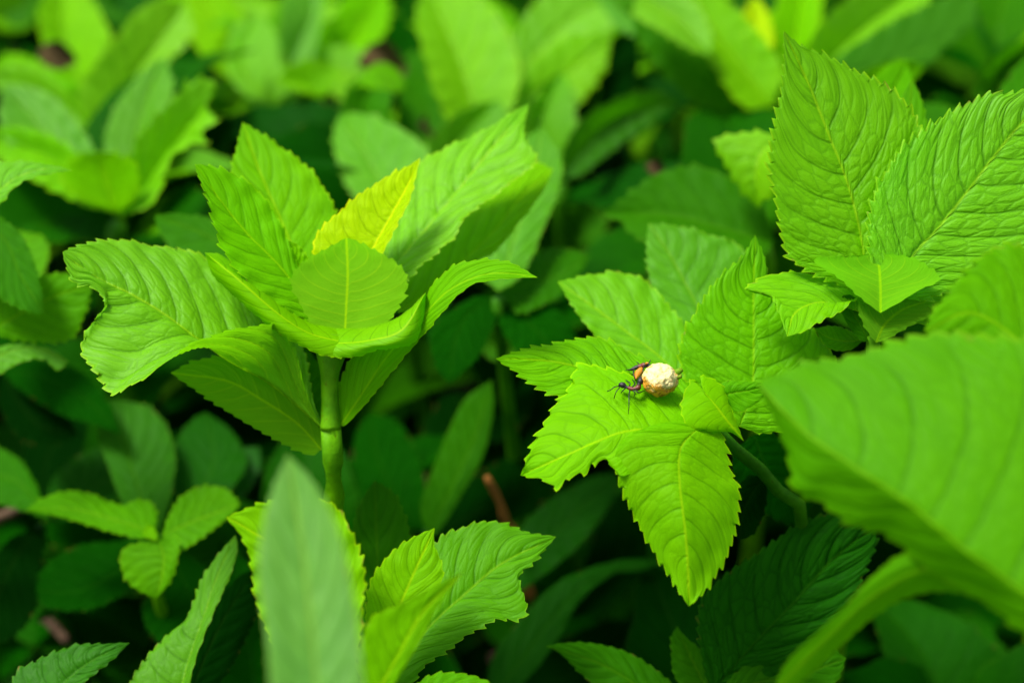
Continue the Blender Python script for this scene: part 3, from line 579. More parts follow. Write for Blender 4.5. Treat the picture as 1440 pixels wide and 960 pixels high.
# ================================================================ left edge and background shoots (blurred)
def bleaf(P, m, L, R, d, tone, k=(0, .6), **kw):
    rg = random.Random(SEED[0]*7+1)
    kw.setdefault('q', .6); kw.setdefault('wave', .0014); kw.setdefault('mr', .0006); kw.setdefault('th', .0021); kw.setdefault('tooth', .0046)
    kw.setdefault('cl', rg.uniform(-1.6, .2)); kw.setdefault('cr', rg.uniform(-1.6, .2)); kw.setdefault('bend', rg.uniform(-1, 1)); kw.setdefault('puff', .0014)
    if tone in ('fresh', 'young', 'bright'): kw.setdefault('spec', rg.choice([.15, .3, .6]))
    return leaf(P, m, L, R, d, k, tone=tone, **kw)
def left_edge():
    P = plant('leafy shoot cut by the left edge of the picture with a pointed leaf reaching right', (-60, 330, 38), [(-75, 400, 39), (-95, 460, 40)], .0028, foot=(-.24, .32, -.004), tone='mid')
    leaf(P, [(-60, 325), (-20, 285), (20, 252), (60, 238), (103, 240)], [(-60, 270), (-20, 232), (20, 226), (50, 229), (78, 234)], [(-40, 325), (0, 290), (20, 266), (50, 250), (80, 243)], 38, (0, .7), .1, -.1, 0, 'young', spec=.6)
    leaf(P, [(-60, 335), (0, 330), (30, 390), (62, 440)], [(-20, 300), (30, 330), (55, 390)], [(-50, 380), (0, 420), (40, 440)], 42, (0, .6), 0, 0, 0, 'mid')
    P1 = plant('soft shoot at the left edge with a broad rounded leaf lit through', (-20, 500, 42), [(-50, 560, 43)], .0026, foot=(-.22, .36, -.004), tone='mid')
    leaf(P1, [(-20, 470), (30, 440), (80, 415), (128, 402)], [(-20, 410), (15, 405), (58, 387), (95, 385)], [(20, 478), (70, 482), (105, 472), (124, 430)], 42, (0, .3), 0, .1, 0, 'fresh', spec=.2)
    leaf(P1, [(-30, 520), (10, 495), (50, 490), (97, 508)], [(-10, 490), (30, 484), (65, 487)], [(-10, 530), (25, 512), (60, 505), (80, 521)], 41.5, (0, .7), 0, 0, .2, 'fresh', spec=.7)
    leaf(P1, [(-30, 480), (-10, 400), (20, 350), (60, 330)], [(-50, 400), (-20, 340), (20, 325)], [(10, 440), (50, 400), (70, 360)], 45, (0, .6), 0, 0, 0, 'fresh')
    leaf(P1, [(0, 520), (60, 530), (120, 560), (170, 610)], [(40, 505), (110, 520), (150, 560)], [(30, 550), (80, 580), (140, 600)], 48, (0, .7), 0, 0, 0, 'deep')
    leaf(P1, [(0, 520), (30, 570), (60, 600), (110, 610)], [(40, 545), (80, 565)], [(0, 570), (30, 620), (80, 625)], 49, (0, .7), 0, 0, 0, 'dark')

def back_left():
    G = 'x'
    P = plant('blurred bright shoot at the upper left with wide leaves spreading like a cup', (165, 318, 52), [(160, 360, 53), (150, 430, 55)], .0045, tone='mid')
    H = (170, 300, 52)
    crowd(P, (165, 300, 55), 8, ['mid', 'fresh', 'deep', 'dusk'], 1, (.1, .7))
    # pale left leaf
    bleaf(P, [(160, 300), (110, 240), (60, 180), (5, 118)], [(100, 280), (30, 230), (0, 180)], [(165, 255), (130, 205), (90, 150), (50, 125)], 52, 'pale', pet=H, spec=.9)
    bleaf(P, [(165, 300), (110, 255), (60, 215), (-30, 190)], [(130, 235), (80, 195), (20, 178)], [(120, 290), (60, 260), (0, 225)], 50.5, 'young', pet=H)
    bleaf(P, [(165, 300), (150, 260), (140, 230), (130, 215)], [(110, 280), (85, 245), (105, 220)], [(190, 280), (195, 240), (165, 215)], 49.8, 'bright', k=(0, .2), pet=H)
    # serrated right leaf
    bleaf(P, [(170, 305), (215, 245), (255, 190), (303, 128)], [(165, 260), (190, 200), (232, 150), (262, 118), (290, 108)], [(215, 285), (240, 225), (265, 205), (292, 200), (285, 182), (306, 170), (290, 150)], 50, 'young', pet=H, q=.8, th=.003, tooth=.006)
    bleaf(P, [(165, 305), (185, 230), (195, 170), (230, 80)], [(150, 250), (150, 180), (190, 110)], [(210, 260), (230, 190), (245, 120)], 53, 'fresh', pet=H)
    bleaf(P, [(165, 305), (230, 240), (300, 200), (330, 175)], [(200, 230), (260, 180), (310, 160)], [(220, 280), (290, 240), (325, 205)], 55, 'dark', pet=H)
    P2 = plant('blurred yellow green shoot against the top edge at the left', (150, 215, 62), [(150, 260, 63)], .004, tone='fresh')
    H = (150, 200, 62)
    crowd(P2, (150, 170, 66), 20, ['young', 'bright', 'bright', 'young', 'fresh'], 2, (.3, 1.05), (.42, .75))
    bleaf(P2, [(140, 170), (110, 110), (90, 50), (85, -40)], [(100, 150), (62, 70), (55, 10)], [(160, 120), (158, 60), (130, 0)], 62, 'bright', pet=H)
    bleaf(P2, [(130, 175), (170, 130), (215, 70), (262, 0)], [(110, 130), (150, 70), (200, 10)], [(180, 155), (225, 100), (270, 50)], 59, 'bright', pet=H)
    bleaf(P2, [(150, 185), (100, 150), (50, 125), (-10, 90)], [(110, 120), (60, 90), (20, 75)], [(100, 180), (40, 150), (0, 120)], 60, 'young', pet=H)
    bleaf(P2, [(140, 190), (80, 140), (40, 120), (-20, 110)], [(70, 105), (20, 90)], [(80, 160), (20, 140)], 57, 'bright', pet=H)
    bleaf(P2, [(160, 190), (210, 170), (260, 120), (280, 60)], [(180, 140), (220, 90), (255, 60)], [(220, 190), (275, 150), (290, 100)], 63, 'deep', pet=H)
    bleaf(P2, [(0, 60), (-10, 40), (-10, 0), (0, -40)], [(-60, 40), (-60, -10)], [(50, 40), (50, -10)], 70, 'mid', pet=H)
    P3 = plant('blurred shoot at the top edge left of centre with pointed leaves hanging', (400, 130, 66), [(400, 200, 67)], .004, tone='mid')
    H = (400, 110, 66)
    crowd(P3, (400, 90, 68), 21, ['young', 'bright', 'bright', 'young', 'fresh'], 3, (.3, 1.05), (.42, .75))
    bleaf(P3, [(395, 120), (420, 115), (440, 125), (455, 140)], [(400, 95), (440, 85), (480, 98)], [(390, 110), (405, 120), (430, 132)], 60, 'bright', pet=H)
    bleaf(P3, [(390, 130), (340, 80), (310, 40), (280, -20)], [(320, 110), (270, 60), (260, 0)], [(370, 90), (350, 40), (320, -10)], 63, 'bright', pet=H)
    bleaf(P3, [(385, 150), (350, 110), (340, 70), (360, 20)], [(340, 130), (318, 90), (330, 40)], [(400, 130), (400, 80), (385, 40)], 62, 'young', pet=H)
    bleaf(P3, [(400, 110), (420, 60), (440, 20), (440, -30)], [(390, 60), (395, 10), (410, -20)], [(440, 80), (450, 40), (455, 0)], 62.5, 'pale', pet=H, spec=.9)
    bleaf(P3, [(410, 120), (460, 90), (500, 50), (540, -20)], [(430, 60), (470, 20), (500, -20)], [(470, 120), (520, 80), (550, 20)], 65, 'young', pet=H)
    bleaf(P3, [(400, 110), (480, 100), (510, 110), (520, 150)], [(450, 70), (510, 70), (525, 110)], [(440, 120), (480, 140), (500, 150)], 64, 'young', pet=H)
    bleaf(P3, [(400, 180), (420, 170), (440, 185), (445, 208)], [(390, 165), (420, 158), (460, 160), (455, 190)], [(380, 180), (400, 190), (430, 195)], 61, 'mid', pet=H)
    bleaf(P3, [(400, 180), (340, 200), (300, 240), (280, 290)], [(340, 170), (280, 210), (260, 260)], [(370, 210), (340, 260), (300, 290)], 66, 'dark', pet=H)
    P4 = plant('pale rounded leaf shoot behind the yellow hearted shoot', (560, 320, 54), [(560, 370, 55)], .003, tone='mid')
    H = (560, 300, 54)
    crowd(P4, (560, 290, 58), 8, ['mid', 'fresh', 'deep', 'dusk'], 4, (.2, .8))
    bleaf(P4, [(560, 300), (530, 245), (505, 200), (478, 162)], [(500, 280), (472, 225), (468, 185)], [(610, 270), (600, 210), (560, 178), (515, 160)], 52, 'pale', pet=H, spec=.6)
    bleaf(P4, [(570, 300), (620, 240), (650, 190), (700, 140)], [(590, 220), (630, 170), (660, 150)], [(630, 270), (690, 220), (720, 170)], 55, 'fresh', pet=H)
    bleaf(P4, [(560, 300), (530, 200), (510, 150), (540, 100)], [(490, 200), (480, 140), (510, 105)], [(560, 210), (550, 150), (560, 115)], 57, 'mid', pet=H)
    bleaf(P4, [(560, 300), (590, 220), (600, 160), (560, 115)], [(555, 200), (560, 150)], [(630, 220), (640, 160), (600, 120)], 58, 'mid', pet=H)
    bleaf(P4, [(570, 120), (540, 100), (520, 95), (500, 120)], [(560, 98), (530, 90)], [(560, 130), (530, 125)], 56, 'fresh', k=(0, .9), pet=H)
left_edge(); back_left()

def back_right():
    P = plant('bright blurred shoot at the top centre with large glowing leaves', (680, 230, 62), [(680, 280, 63)], .004, tone='fresh')
    H = (680, 200, 62)
    crowd(P, (690, 150, 66), 20, ['young', 'bright', 'bright', 'young', 'fresh'], 5, (.3, 1.05), (.42, .75))
    bleaf(P, [(680, 190), (660, 130), (640, 70), (600, -20)], [(630, 170), (600, 90), (585, 20)], [(720, 150), (730, 90), (700, 20), (650, -20)], 58, 'bright', pet=H, spec=.5)
    bleaf(P, [(690, 200), (720, 150), (790, 110), (860, 50)], [(690, 140), (740, 90), (800, 50)], [(730, 190), (800, 160), (850, 100)], 58.5, 'bright', pet=H)
    bleaf(P, [(690, 150), (740, 90), (800, 30), (870, -10)], [(710, 90), (740, 20), (790, -20)], [(740, 130), (820, 90), (860, 40)], 61, 'bright', pet=H, spec=.9)
    bleaf(P, [(690, 210), (730, 210), (790, 190), (850, 130)], [(710, 170), (770, 140), (820, 120)], [(730, 240), (780, 230), (830, 180)], 60, 'young', pet=H)
    bleaf(P, [(680, 200), (650, 150), (610, 120), (560, 90)], [(670, 120), (620, 80), (580, 75)], [(640, 190), (600, 160), (570, 120)], 64, 'mid', pet=H)
    bleaf(P, [(650, 200), (610, 190), (600, 160), (610, 110)], [(600, 190), (590, 150)], [(640, 180), (640, 140)], 60, 'fresh', pet=H)
    P2 = plant('dim blurred shoot right of the top centre with a long leaf bending right', (790, 260, 56), [(790, 320, 57)], .0035, tone='mid')
    H = (790, 240, 56)
    crowd(P2, (800, 250, 64), 6, ['black', 'dark', 'deep'], 6)  # near-black leaf colours carry the shade of this gap
    bleaf(P2, [(790, 255), (820, 210), (870, 165), (955, 145)], [(790, 215), (820, 165), (880, 132), (925, 128)], [(820, 245), (870, 205), (920, 170)], 54, 'mid', pet=H, spec=.5)
    bleaf(P2, [(800, 250), (830, 170), (850, 100), (890, 40)], [(800, 200), (810, 120), (850, 60)], [(860, 200), (890, 130), (900, 80)], 59, 'dark', pet=H)
    bleaf(P2, [(790, 250), (770, 210), (760, 160), (790, 100)], [(750, 230), (740, 170), (765, 120)], [(810, 210), (810, 160), (805, 125)], 57.5, 'fresh', pet=H)
    bleaf(P2, [(790, 250), (850, 280), (900, 300), (930, 250)], [(830, 250), (880, 260)], [(830, 290), (890, 320), (930, 290)], 60, 'dark', pet=H)
    P3 = plant('blurred shoot at the top right of centre with long leaves drooping to the right', (960, 60, 66), [(960, 140, 67)], .004, tone='fresh')
    H = (960, 50, 64)
    crowd(P3, (930, 30, 68), 20, ['young', 'bright', 'bright', 'young', 'fresh'], 7, (.3, 1.05), (.42, .75))
    bleaf(P3, [(905, 10), (950, 60), (1010, 120), (1062, 190)], [(890, 40), (930, 100), (980, 150), (1020, 185)], [(930, 5), (990, 40), (1050, 110), (1070, 160)], 58, 'mid', k=(0, .3), pet=H)
    bleaf(P3, [(940, 60), (900, 30), (870, 10), (840, -30)], [(920, 10), (880, -20)], [(920, 60), (870, 40), (840, 0)], 59, 'pale', pet=H, spec=.9)
    bleaf(P3, [(900, -10), (930, 10), (960, 30), (1000, 80)], [(930, -20), (975, 0), (1000, 40)], [(890, 20), (930, 45), (970, 70)], 56.5, 'bright', k=(0, .5), pet=H, spec=.9)
    P4 = plant('blurred shoot behind the tall veined leaf with a yellow leaf glowing at the top', (1080, 150, 58), [(1085, 230, 59)], .0035, tone='fresh')
    H = (1080, 130, 58)
    crowd(P4, (1120, 90, 64), 19, ['young', 'bright', 'bright', 'young', 'fresh'], 8, (.3, 1.05), (.42, .75))
    bleaf(P4, [(1085, 150), (1050, 100), (1010, 50), (970, -20)], [(1045, 150), (1000, 90), (970, 30)], [(1100, 100), (1070, 50), (1020, 0)], 56, 'bright', pet=H)
    bleaf(P4, [(1075, 80), (1068, 55), (1062, 30), (1060, -5)], [(1055, 65), (1045, 35), (1050, 8)], [(1088, 65), (1084, 35), (1074, 8)], 57, 'yellow', pet=H, label='yellow leaf at the heart of the blurred shoot')
    bleaf(P4, [(1090, 150), (1110, 90), (1120, 40), (1130, -30)], [(1080, 90), (1085, 30), (1100, -10)], [(1130, 110), (1150, 50), (1150, 0)], 57, 'young', pet=H)
    bleaf(P4, [(1100, 160), (1150, 100), (1200, 50), (1290, -20)], [(1120, 90), (1160, 30), (1220, -20)], [(1160, 130), (1220, 80), (1280, 30), (1310, 0)], 55, 'young', pet=H, spec=.6)
    bleaf(P4, [(1080, 160), (1030, 150), (990, 110), (960, 60)], [(1040, 120), (1000, 70)], [(1040, 180), (980, 150), (955, 100)], 61, 'dark', pet=H)
    bleaf(P4, [(1110, 150), (1180, 110), (1270, 80), (1372, 35)], [(1150, 100), (1240, 40), (1320, 0), (1370, -5)], [(1170, 130), (1240, 100), (1300, 94), (1330, 70)], 53, 'waxy', pet=H, label='grey green leaf with a pale tip', k=(0, .8))
    bleaf(P4, [(1190, 150), (1230, 110), (1270, 90), (1300, 95)], [(1200, 110), (1240, 90), (1280, 85)], [(1240, 140), (1280, 115), (1298, 100)], 50, 'fresh', pet=H, k=(0, .8))
    bleaf(P4, [(1230, 190), (1240, 150), (1260, 120), (1275, 90)], [(1210, 160), (1225, 120), (1250, 92)], [(1265, 190), (1282, 150), (1285, 115)], 44, 'fresh', pet=H, k=(0, .5))
    P5 = plant('bright small shoot between the dim background and the tall veined leaf', (1075, 340, 47), [(1080, 400, 48)], .003, tone='fresh')
    H = (1075, 320, 47)
    crowd(P5, (1060, 330, 52), 7, ['deep', 'dusk', 'mid'], 10, (.2, .7))
    bleaf(P5, [(1100, 190), (1070, 215), (1062, 250), (1064, 290)], [(1060, 185), (1020, 190), (1003, 198), (1015, 225), (1035, 260)], [(1110, 220), (1100, 250), (1085, 275)], 45, 'bright', pet=H, k=(0, .3))
    bleaf(P5, [(1090, 340), (1020, 320), (940, 300), (848, 300)], [(1060, 270), (990, 235), (930, 240), (880, 275)], [(1060, 370), (980, 370), (910, 340), (885, 330), (878, 315)], 46, 'mid', pet=H, k=(0, .7), th=.0025, tooth=.006)
    bleaf(P5, [(1080, 330), (1080, 290), (1090, 250), (1110, 210)], [(1050, 290), (1060, 240)], [(1110, 300), (1120, 250)], 47, 'mid', pet=H)
    bleaf(P5, [(1070, 330), (1000, 280), (960, 240), (910, 235)], [(1010, 240), (950, 215)], [(990, 300), (930, 270)], 55, 'deep', pet=H)
    P6 = plant('dark blurred shoot in the top right corner', (1420, 190, 52), [(1425, 260, 53)], .003, tone='deep')
    H = (1420, 180, 52)
    crowd(P6, (1400, 140, 60), 10, ['mid', 'fresh', 'deep', 'dusk'], 9)
    bleaf(P6, [(1430, 180), (1400, 130), (1410, 90), (1470, 50)], [(1390, 170), (1370, 120), (1410, 70)], [(1450, 160), (1470, 110), (1480, 70)], 54, 'mid', pet=H)
    bleaf(P6, [(1420, 190), (1370, 150), (1340, 110), (1310, 60)], [(1340, 170), (1300, 110)], [(1400, 140), (1370, 80)], 58, 'deep', pet=H)
    bleaf(P6, [(1430, 190), (1445, 140), (1460, 100), (1480, 70)], [(1395, 170), (1410, 120), (1445, 80)], [(1480, 170), (1500, 120)], 48, 'mid', pet=H)
    bleaf(P6, [(1420, 190), (1360, 190), (1320, 180), (1280, 150)], [(1370, 160), (1310, 145)], [(1360, 215), (1310, 205)], 50, 'mid', pet=H)
    bleaf(P6, [(1420, 190), (1400, 60), (1420, 10), (1440, -30)], [(1370, 80), (1380, 0)], [(1460, 80), (1470, 10)], 62, 'dark', pet=H)
    # dim leaves in the hollow at the middle
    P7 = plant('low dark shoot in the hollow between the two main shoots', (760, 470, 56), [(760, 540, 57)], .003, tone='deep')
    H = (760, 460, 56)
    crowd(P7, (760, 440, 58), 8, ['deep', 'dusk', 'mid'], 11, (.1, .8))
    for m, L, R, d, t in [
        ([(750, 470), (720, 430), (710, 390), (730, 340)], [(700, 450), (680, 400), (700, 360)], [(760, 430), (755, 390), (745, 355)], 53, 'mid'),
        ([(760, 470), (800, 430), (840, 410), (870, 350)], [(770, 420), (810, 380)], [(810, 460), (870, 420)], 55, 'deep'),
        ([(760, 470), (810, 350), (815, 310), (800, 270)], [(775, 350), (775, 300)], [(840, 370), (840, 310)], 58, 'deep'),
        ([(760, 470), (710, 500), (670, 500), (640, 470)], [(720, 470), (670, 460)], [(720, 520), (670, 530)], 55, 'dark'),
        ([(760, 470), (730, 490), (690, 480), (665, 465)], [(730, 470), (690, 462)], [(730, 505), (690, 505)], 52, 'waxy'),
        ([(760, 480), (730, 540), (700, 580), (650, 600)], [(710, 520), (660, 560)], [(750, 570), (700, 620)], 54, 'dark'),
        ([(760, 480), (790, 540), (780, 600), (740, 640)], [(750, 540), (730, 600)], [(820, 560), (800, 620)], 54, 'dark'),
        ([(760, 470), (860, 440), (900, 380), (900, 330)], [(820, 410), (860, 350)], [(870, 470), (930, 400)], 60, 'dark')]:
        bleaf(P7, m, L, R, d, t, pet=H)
back_right()

# ---------------------------------------------------------------- low shaded shoots that fill the ground between the ones above
def fill():
    rg = random.Random(11); protos = PROTOS
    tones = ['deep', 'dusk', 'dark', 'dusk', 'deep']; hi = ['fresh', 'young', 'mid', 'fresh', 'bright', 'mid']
    count = 0
    spots = []
    for gy in range(14):
        for gx in range(-9, 10):
            y = .10+gy*.095; x = gx*.088+(.044 if gy % 2 else 0)+rg.uniform(-.02, .02); y += rg.uniform(-.02, .02)
            if abs(x) > .22+.42*y: continue
            spots.append((x, y))
    for (x, y) in spots:
        if y > 1.3: continue
        far = y > .56
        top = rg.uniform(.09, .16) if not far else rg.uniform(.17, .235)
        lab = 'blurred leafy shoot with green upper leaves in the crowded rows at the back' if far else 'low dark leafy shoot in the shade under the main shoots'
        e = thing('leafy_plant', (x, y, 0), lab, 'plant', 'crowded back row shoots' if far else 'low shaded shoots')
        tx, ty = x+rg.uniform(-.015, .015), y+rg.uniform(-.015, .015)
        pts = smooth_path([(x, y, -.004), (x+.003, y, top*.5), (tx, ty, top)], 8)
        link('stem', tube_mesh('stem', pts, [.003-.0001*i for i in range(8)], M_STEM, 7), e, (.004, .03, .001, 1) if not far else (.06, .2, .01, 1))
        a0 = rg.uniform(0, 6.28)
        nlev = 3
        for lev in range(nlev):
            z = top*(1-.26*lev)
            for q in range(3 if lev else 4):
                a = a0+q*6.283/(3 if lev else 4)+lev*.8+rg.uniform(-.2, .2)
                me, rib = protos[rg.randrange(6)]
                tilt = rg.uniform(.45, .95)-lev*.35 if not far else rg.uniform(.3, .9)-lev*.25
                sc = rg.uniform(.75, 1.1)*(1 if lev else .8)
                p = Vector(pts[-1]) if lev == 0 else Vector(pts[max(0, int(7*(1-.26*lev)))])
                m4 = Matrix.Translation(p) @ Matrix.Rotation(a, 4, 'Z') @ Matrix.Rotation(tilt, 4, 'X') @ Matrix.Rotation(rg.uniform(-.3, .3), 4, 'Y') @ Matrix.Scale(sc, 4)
                tn = TONES[rg.choice(tones)] if (not far or lev == 2) else TONES[rg.choice(hi if y > .66 else ['deep', 'dusk', 'dark'])] if lev == 0 else TONES[rg.choice(['mid', 'fresh', 'dusk', 'deep'] if y > .66 else ['dark', 'deep'])]  # nearer back rows get dark leaf colours, painting in the shade of the gaps
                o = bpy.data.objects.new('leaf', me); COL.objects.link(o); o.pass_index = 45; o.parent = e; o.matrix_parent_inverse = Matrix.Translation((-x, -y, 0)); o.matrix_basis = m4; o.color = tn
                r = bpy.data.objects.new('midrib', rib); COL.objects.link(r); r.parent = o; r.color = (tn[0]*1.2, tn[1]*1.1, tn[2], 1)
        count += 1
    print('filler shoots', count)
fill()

# ---------------------------------------------------------------- twigs and dry leaves
def twig(label, pts, rad, mat):
    P = [at(*p) for p in pts]; sp = smooth_path(P, 20)
    sp = [p+Vector((noise.noise(p*60), noise.noise(p*60+Vector((5, 0, 0))), 0))*.002 for p in sp]
    me = tube_mesh('twig', sp, [rad*(1-.4*i/19)*(1+.15*math.sin(i*1.9)) for i in range(20)], mat, 8)
    o = link('twig', me); tag(o, label, 'twig')
twig('orange brown dry twig rising behind the wide toothed leaf at the bottom', [(745, 840, 50), (728, 770, 48), (705, 715, 46.5), (682, 670, 45.5)], .0021, M_TWIG)
twig('grey brown twig at the left edge beside the dim shoot', [(-60, 750, 49), (-10, 735, 49), (40, 712, 49.5)], .0028, M_TWIGD)
twig('thin brown twig lying in the dark at the lower left', [(20, 830, 52), (55, 860, 51.5), (95, 905, 51)], .0026, M_TWIGD)
twig('brown twig lying across the dark soil right of the bottom centre', [(690, 930, 60), (800, 880, 59), (930, 830, 58)], .003, M_TWIGD)
def dry_leaf(label, x, y, d, s, rot):
    n = 9; verts = []; faces = []
    for i in range(n):
        t = i/(n-1); wd = math.sin(math.pi*min(1, t*.95+.03))**.8*.38
        for j in range(-3, 4):
            u = j/3; verts.append(((t-.5), u*wd*(1+.08*math.sin(t*30)), .12*math.sin(t*5)+.25*u*u*wd+.06*math.sin(u*4+t*6)))
    for i in range(n-1):
        for j in range(6): a = i*7+j; faces.append((a, a+1, a+8, a+7))
    me = mesh_np('dry_leaf', verts, faces, M_DRY); o = link('dry_leaf', me); o.scale = (s, s, s); o.location = at(x, y, d); o.rotation_euler = rot
    tag(o, label, 'dry leaf')
dry_leaf('curled dry brown leaf caught in the blurred leaves at the upper centre', 540, 90, 61, .024, (.8, .2, .5))
dry_leaf('small dry brown leaf caught above the rounded pale leaf', 600, 184, 58, .016, (.9, .5, 1.2))
dry_leaf('reddish dry leaf scrap in the upper left gap', 80, 80, 60, .016, (.9, .2, .2))
dry_leaf('tiny reddish dry scrap on the tip of the dim leaf right of centre', 922, 237, 50, .008, (.9, .2, .2))
dry_leaf('brown dry leaf lying in the dark gap under the yellow hearted shoot', 552, 655, 54, .045, (.5, .2, .9))
dry_leaf('brown dry leaf lying at the bottom edge between the shoots', 290, 945, 50, .04, (.4, -.2, .4))

def litter():
    rg = random.Random(5); verts = []; faces = []; mi = []
    for k in range(1500):
        y = rg.uniform(.08, 1.3); x = rg.uniform(-.25-.45*y, .25+.45*y); s_ = rg.uniform(.008, .030); a = rg.uniform(0, 6.28); t1, t2 = rg.uniform(-.5, .5), rg.uniform(-.5, .5); c = rg.uniform(.1, .5)
        R = Matrix.Rotation(a, 3, 'Z') @ Matrix.Rotation(t1, 3, 'X') @ Matrix.Rotation(t2, 3, 'Y'); b = len(verts); z = rg.uniform(.004, .018)
        for i in range(5):
            u = i/4-.5; wd = .32*math.cos(u*2.9)*rg.uniform(.8, 1.1)+.02
            for j in (-1, 0, 1): verts.append(Vector((x, y, z))+R @ Vector((u*s_, j*wd*s_, (u*u*c*2+abs(j)*.12*c)*s_)))
        m_ = rg.choice([0, 0, 1])
        for i in range(4):
            for j in range(2): q = b+i*3+j; faces.append((q, q+1, q+4, q+3)); mi.append(m_)
    me = mesh_np('leaf_litter', verts, faces, [M_DRY, M_TWIGD]); me.polygons.foreach_set('material_index', mi)
    tag(link('leaf_litter', me), kind='stuff')
litter()
# ---------------------------------------------------------------- seed pod and ants
from mathutils.bvhtree import BVHTree
def host_tree():
    dg = None; v = []; f = []
    for o in HOSTS:
        b = len(v); v += [p.co.copy() for p in o.data.vertices]; f += [tuple(b+i for i in p.vertices) for p in o.data.polygons]
    return BVHTree.FromPolygons(v, f)
def surf(x, y):
    o = Vector((0, 0, CAMZ)); t = at(x, y, 100)-o
    h = HTREE.ray_cast(o, t.normalized())
    return 35.6 if h[0] is None else (h[0]-o).dot(FV)*100
HTREE = host_tree()
def pod():
    m, nt = newmat('seed_pod'); g = N(nt)
    tc = g.n('ShaderNodeTexCoord').outputs['Object']; sp = g.n('ShaderNodeSeparateXYZ'); g.put(sp.inputs[0], tc)
    n1 = g.noise(tc, 330, 6, .7); n2 = g.noise(tc, 700, 3)
    low = g.mr(g.m('ADD', g.m('MULTIPLY', sp.outputs[2], 180.), g.m('MULTIPLY', g.m('SUBTRACT', n1, .5), 3.6)), -.12, .42, 1, 0)
    c = g.mix(low, (.72, .63, .27, 1), (.58, .27, .012, 1))
    c = g.mix(g.mr(n1, .56, .66, 0, .8), c, (.46, .18, .012, 1))
    c = g.mix(g.m('MULTIPLY', g.mr(n2, .52, .62, 0, .8), low), c, (.20, .06, .008, 1))
    p = g.n('ShaderNodeBsdfPrincipled'); g.put(p.inputs['Base Color'], c); p.inputs['Roughness'].default_value = .42
    b = g.n('ShaderNodeBump'); g.put(b.inputs['Height'], n1); b.inputs['Distance'].default_value = .0010; g.put(p.inputs['Normal'], b.outputs[0])
    out = g.n('ShaderNodeOutputMaterial'); nt.links.new(p.outputs[0], out.inputs[0])
    d0 = 34.0
    while d0 < 37 and HTREE.find_nearest(at(928, 534, d0))[3] > .00405: d0 += .02
    c0 = at(928, 534, d0)
    e = thing('seed_pod', c0-Vector((0, 0, .0045)), 'round cream and orange mottled seed pod lying on the green leaf', 'seed pod')
    bm = bmesh.new(); bmesh.ops.create_icosphere(bm, subdivisions=5, radius=.0041)
    for v in bm.verts:
        nrm = v.co.normalized(); h = noise.noise(nrm*2.2)*.00035+noise.noise(nrm*6+Vector((3, 1, 0)))*.00030+abs(noise.noise(nrm*9))*.00022+noise.noise(nrm*19)*.00008
        v.co = Vector((v.co.x*1.08, v.co.y, v.co.z*.98))+nrm*h
    me = bpy.data.meshes.new('shell'); bm.to_mesh(me); bm.free(); me.materials.append(m); me.polygons.foreach_set('use_smooth', [True]*len(me.polygons))
    o = bpy.data.objects.new('shell', me); COL.objects.link(o); o.parent = e; o.location = (0, 0, .0045)
    a = at(948, 528, d0); b_ = at(959, 519, d0)
    link('stalk', tube_mesh('stalk', [a, a.lerp(b_, .5)+Vector((0, 0, .0002)), b_], [.0008, .0009, .0006], M_STEM, 10), e, (.2, .38, .01, 1))
    t = [at(951, 532, d0-.05), at(957, 529, d0-.2), at(958, 526, d0-.2)]
    link('sepal', tube_mesh('sepal', t, [.0005, .0005, .0002], M_STEM, 8), e, (.25, .38, .02, 1))
pod()

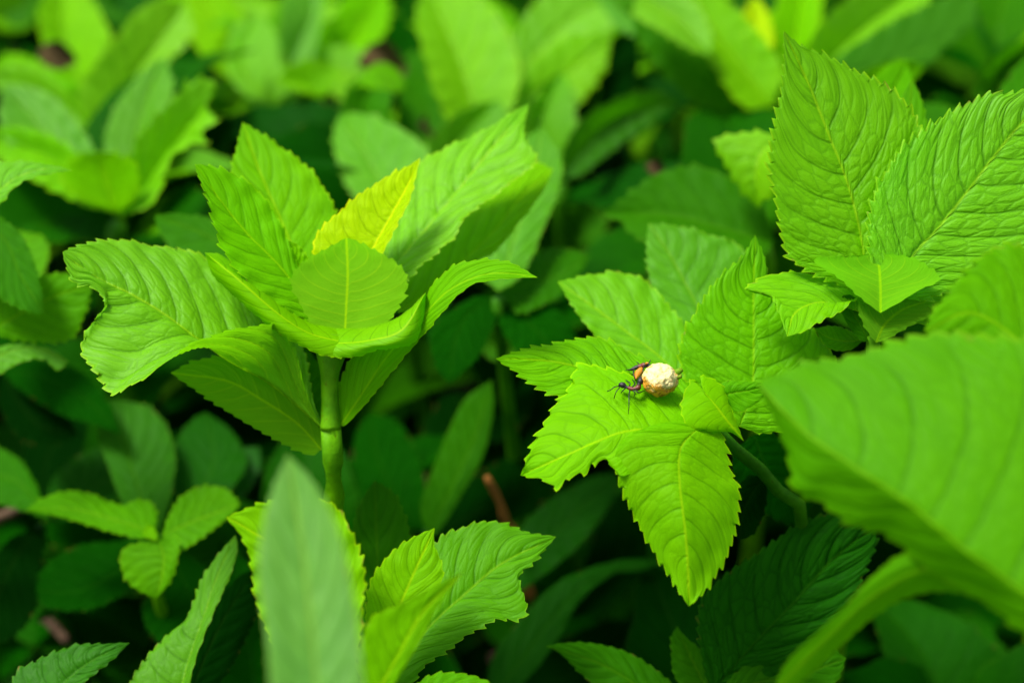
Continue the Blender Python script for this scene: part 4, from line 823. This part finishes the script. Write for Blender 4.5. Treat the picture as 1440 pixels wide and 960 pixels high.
def ants():
    def mat(name, c, r=.3):
        m, nt = newmat(name); g = N(nt); p = g.n('ShaderNodeBsdfPrincipled')
        n = g.noise(g.n('ShaderNodeTexCoord').outputs['Object'], 900, 2)
        g.put(p.inputs['Base Color'], g.mix(n, tuple(x*.6 for x in c)+(1,), tuple(min(1, x*1.4) for x in c)+(1,))); p.inputs['Roughness'].default_value = r
        out = g.n('ShaderNodeOutputMaterial'); nt.links.new(p.outputs[0], out.inputs[0]); return m
    K, Rd, Or = mat('ant_black', (.002, .0015, .001), .55), mat('ant_red', (.10, .010, .001), .5), mat('ant_amber', (.48, .19, .008), .4)
    def on(x, y, d): return at(x, y, surf(min(x, 905), y)-max(0, (35.05-d)*1.0))
    def ant(label, spine, legs, feelers, base, amber=None):
        """spine: (x, y, d, radius mm, material); one continuous lofted body, legs welded to it"""
        e = thing('ant', on(*base), label, 'ant')
        pts = spline3([tuple(on(*s[:3]))+(s[3]*.001,) for s in spine], 60)
        v, f, mi = [], [], []
        n = len(pts); sides = 12
        for i in range(n):
            p = Vector(pts[i][:3]); t = (Vector(pts[min(i+1, n-1)][:3])-Vector(pts[max(0, i-1)][:3])).normalized()
            a = t.cross(Vector((.1, .2, 1))).normalized(); b = t.cross(a); r = max(.00006, pts[i][3]*1.6)
            for j in range(sides):
                q = 2*math.pi*j/sides; v.append(p+(a*math.cos(q)+b*math.sin(q))*r)
        ks = [s[4] for s in spine]
        for i in range(n-1):
            kk = ks[min(len(ks)-1, int(round(i/(n-1)*(len(ks)-1))))]
            for j in range(sides): k = (j+1) % sides; f.append((i*sides+j, i*sides+k, (i+1)*sides+k, (i+1)*sides+j)); mi.append(kk)
        f.append(tuple(range(sides))[::-1]); mi.append(ks[0]); f.append(tuple((n-1)*sides+j for j in range(sides))); mi.append(ks[-1])
        for lg in legs:
            P = spline3([tuple(on(*q)) for q in lg], 12); o0 = len(v)
            for i in range(12):
                p = Vector(P[i]); t = (Vector(P[min(i+1, 11)])-Vector(P[max(0, i-1)])).normalized(); a = t.cross(Vector((.3, .8, .4))).normalized(); b = t.cross(a); r = .00019*(1-.5*i/11)
                for j in range(6): q = 2*math.pi*j/6; v.append(p+(a*math.cos(q)+b*math.sin(q))*r)
            for i in range(11):
                for j in range(6): k = (j+1) % 6; f.append((o0+i*6+j, o0+i*6+k, o0+(i+1)*6+k, o0+(i+1)*6+j)); mi.append(0)
        me = mesh_np('body', v, f, [K, Rd, Or]); me.polygons.foreach_set('material_index', mi)
        link('body', me, e)
        for fl in feelers:
            P = spline3([tuple(on(*q)) for q in fl], 12)
            link('antenna', tube_mesh('antenna', [Vector(p) for p in P], [.00012]*12, K, 6), e)
        return e
    d = 34.7
    ant('black and red ant at the lower left of the pod with long feelers',
        [(870, 543, 34.75, .12, 0), (873, 541, 34.7, .42, 0), (877, 542, 34.7, .46, 0), (881, 544, 34.7, .22, 1), (886, 546, 34.7, .36, 1), (890, 547, 34.65, .30, 1), (893, 546, 34.6, .26, 0),
         (897, 545, 34.6, .48, 0), (899, 540, 34.55, .34, 0), (901, 535, 34.5, .50, 0), (904, 530, 34.45, .34, 0), (906, 526, 34.4, .10, 0)],
        [[(886, 547, 34.7), (884.5, 556, 34.3), (884.5, 570, 34.4), (883.5, 582, 34.75)], [(889, 547, 34.7), (893, 552, 34.5), (891, 558, 34.9)], [(893, 547, 34.6), (898, 552, 34.5), (906, 549, 34.9)],
         [(884, 545, 34.8), (886, 539, 34.7), (880, 534, 35.1)], [(888, 545, 34.8), (893, 539, 34.7), (889, 533, 35.1)], [(880, 545, 34.7), (875, 550, 34.5), (873, 553, 34.9)]],
        [[(871, 543, 34.7), (864, 544, 34.5), (859, 548, 34.6), (854, 550, 34.8)], [(872, 544, 34.65), (867, 550, 34.4), (865, 555, 34.6), (863.5, 560, 34.9)]], (888, 550, 35))
    ant('dark ant with an amber belly above the first one against the pod',
        [(884, 520.5, 34.9, .10, 0), (889, 519, 34.85, .26, 0), (895, 516.5, 34.8, .34, 0), (901, 515, 34.75, .40, 1), (906, 513.5, 34.7, .46, 1), (910, 514, 34.65, .30, 0), (914, 515.5, 34.6, .42, 0), (918, 515, 34.55, .12, 0)],
        [[(892, 518, 34.8), (890.5, 524, 34.5), (892, 530, 34.6), (893.5, 535, 35.0)], [(911, 513, 34.6), (914, 508, 34.6), (915, 506, 34.6)], [(906, 515, 34.6), (904, 521, 34.3), (907, 527, 34.4)], [(899, 516, 34.9), (898, 511, 35.0), (895, 509, 35.4)]],
        [[(886, 520, 34.85), (883, 519.5, 34.8), (880, 520.5, 34.9)]], (900, 520, 35.2))
    e2 = bpy.data.objects.get('ant.001')
    sp = spline3([tuple(on(903, 516, 34.8))+(.0004,), tuple(on(900, 522, 34.8))+(.00085,), tuple(on(896, 527, 34.8))+(.00092,), tuple(on(893.5, 533, 34.85))+(.0002,)], 18)
    link('belly', tube_mesh('belly', [Vector(p[:3]) for p in sp], [p[3] for p in sp], Or, 12), e2)
    link('mandible', tube_mesh('mandible', [on(907, 512.5, 34.65), on(909.5, 510.5, 34.5), on(912, 510, 34.45)], [.00022, .0003, .0001], Or, 8), e2)
ants()
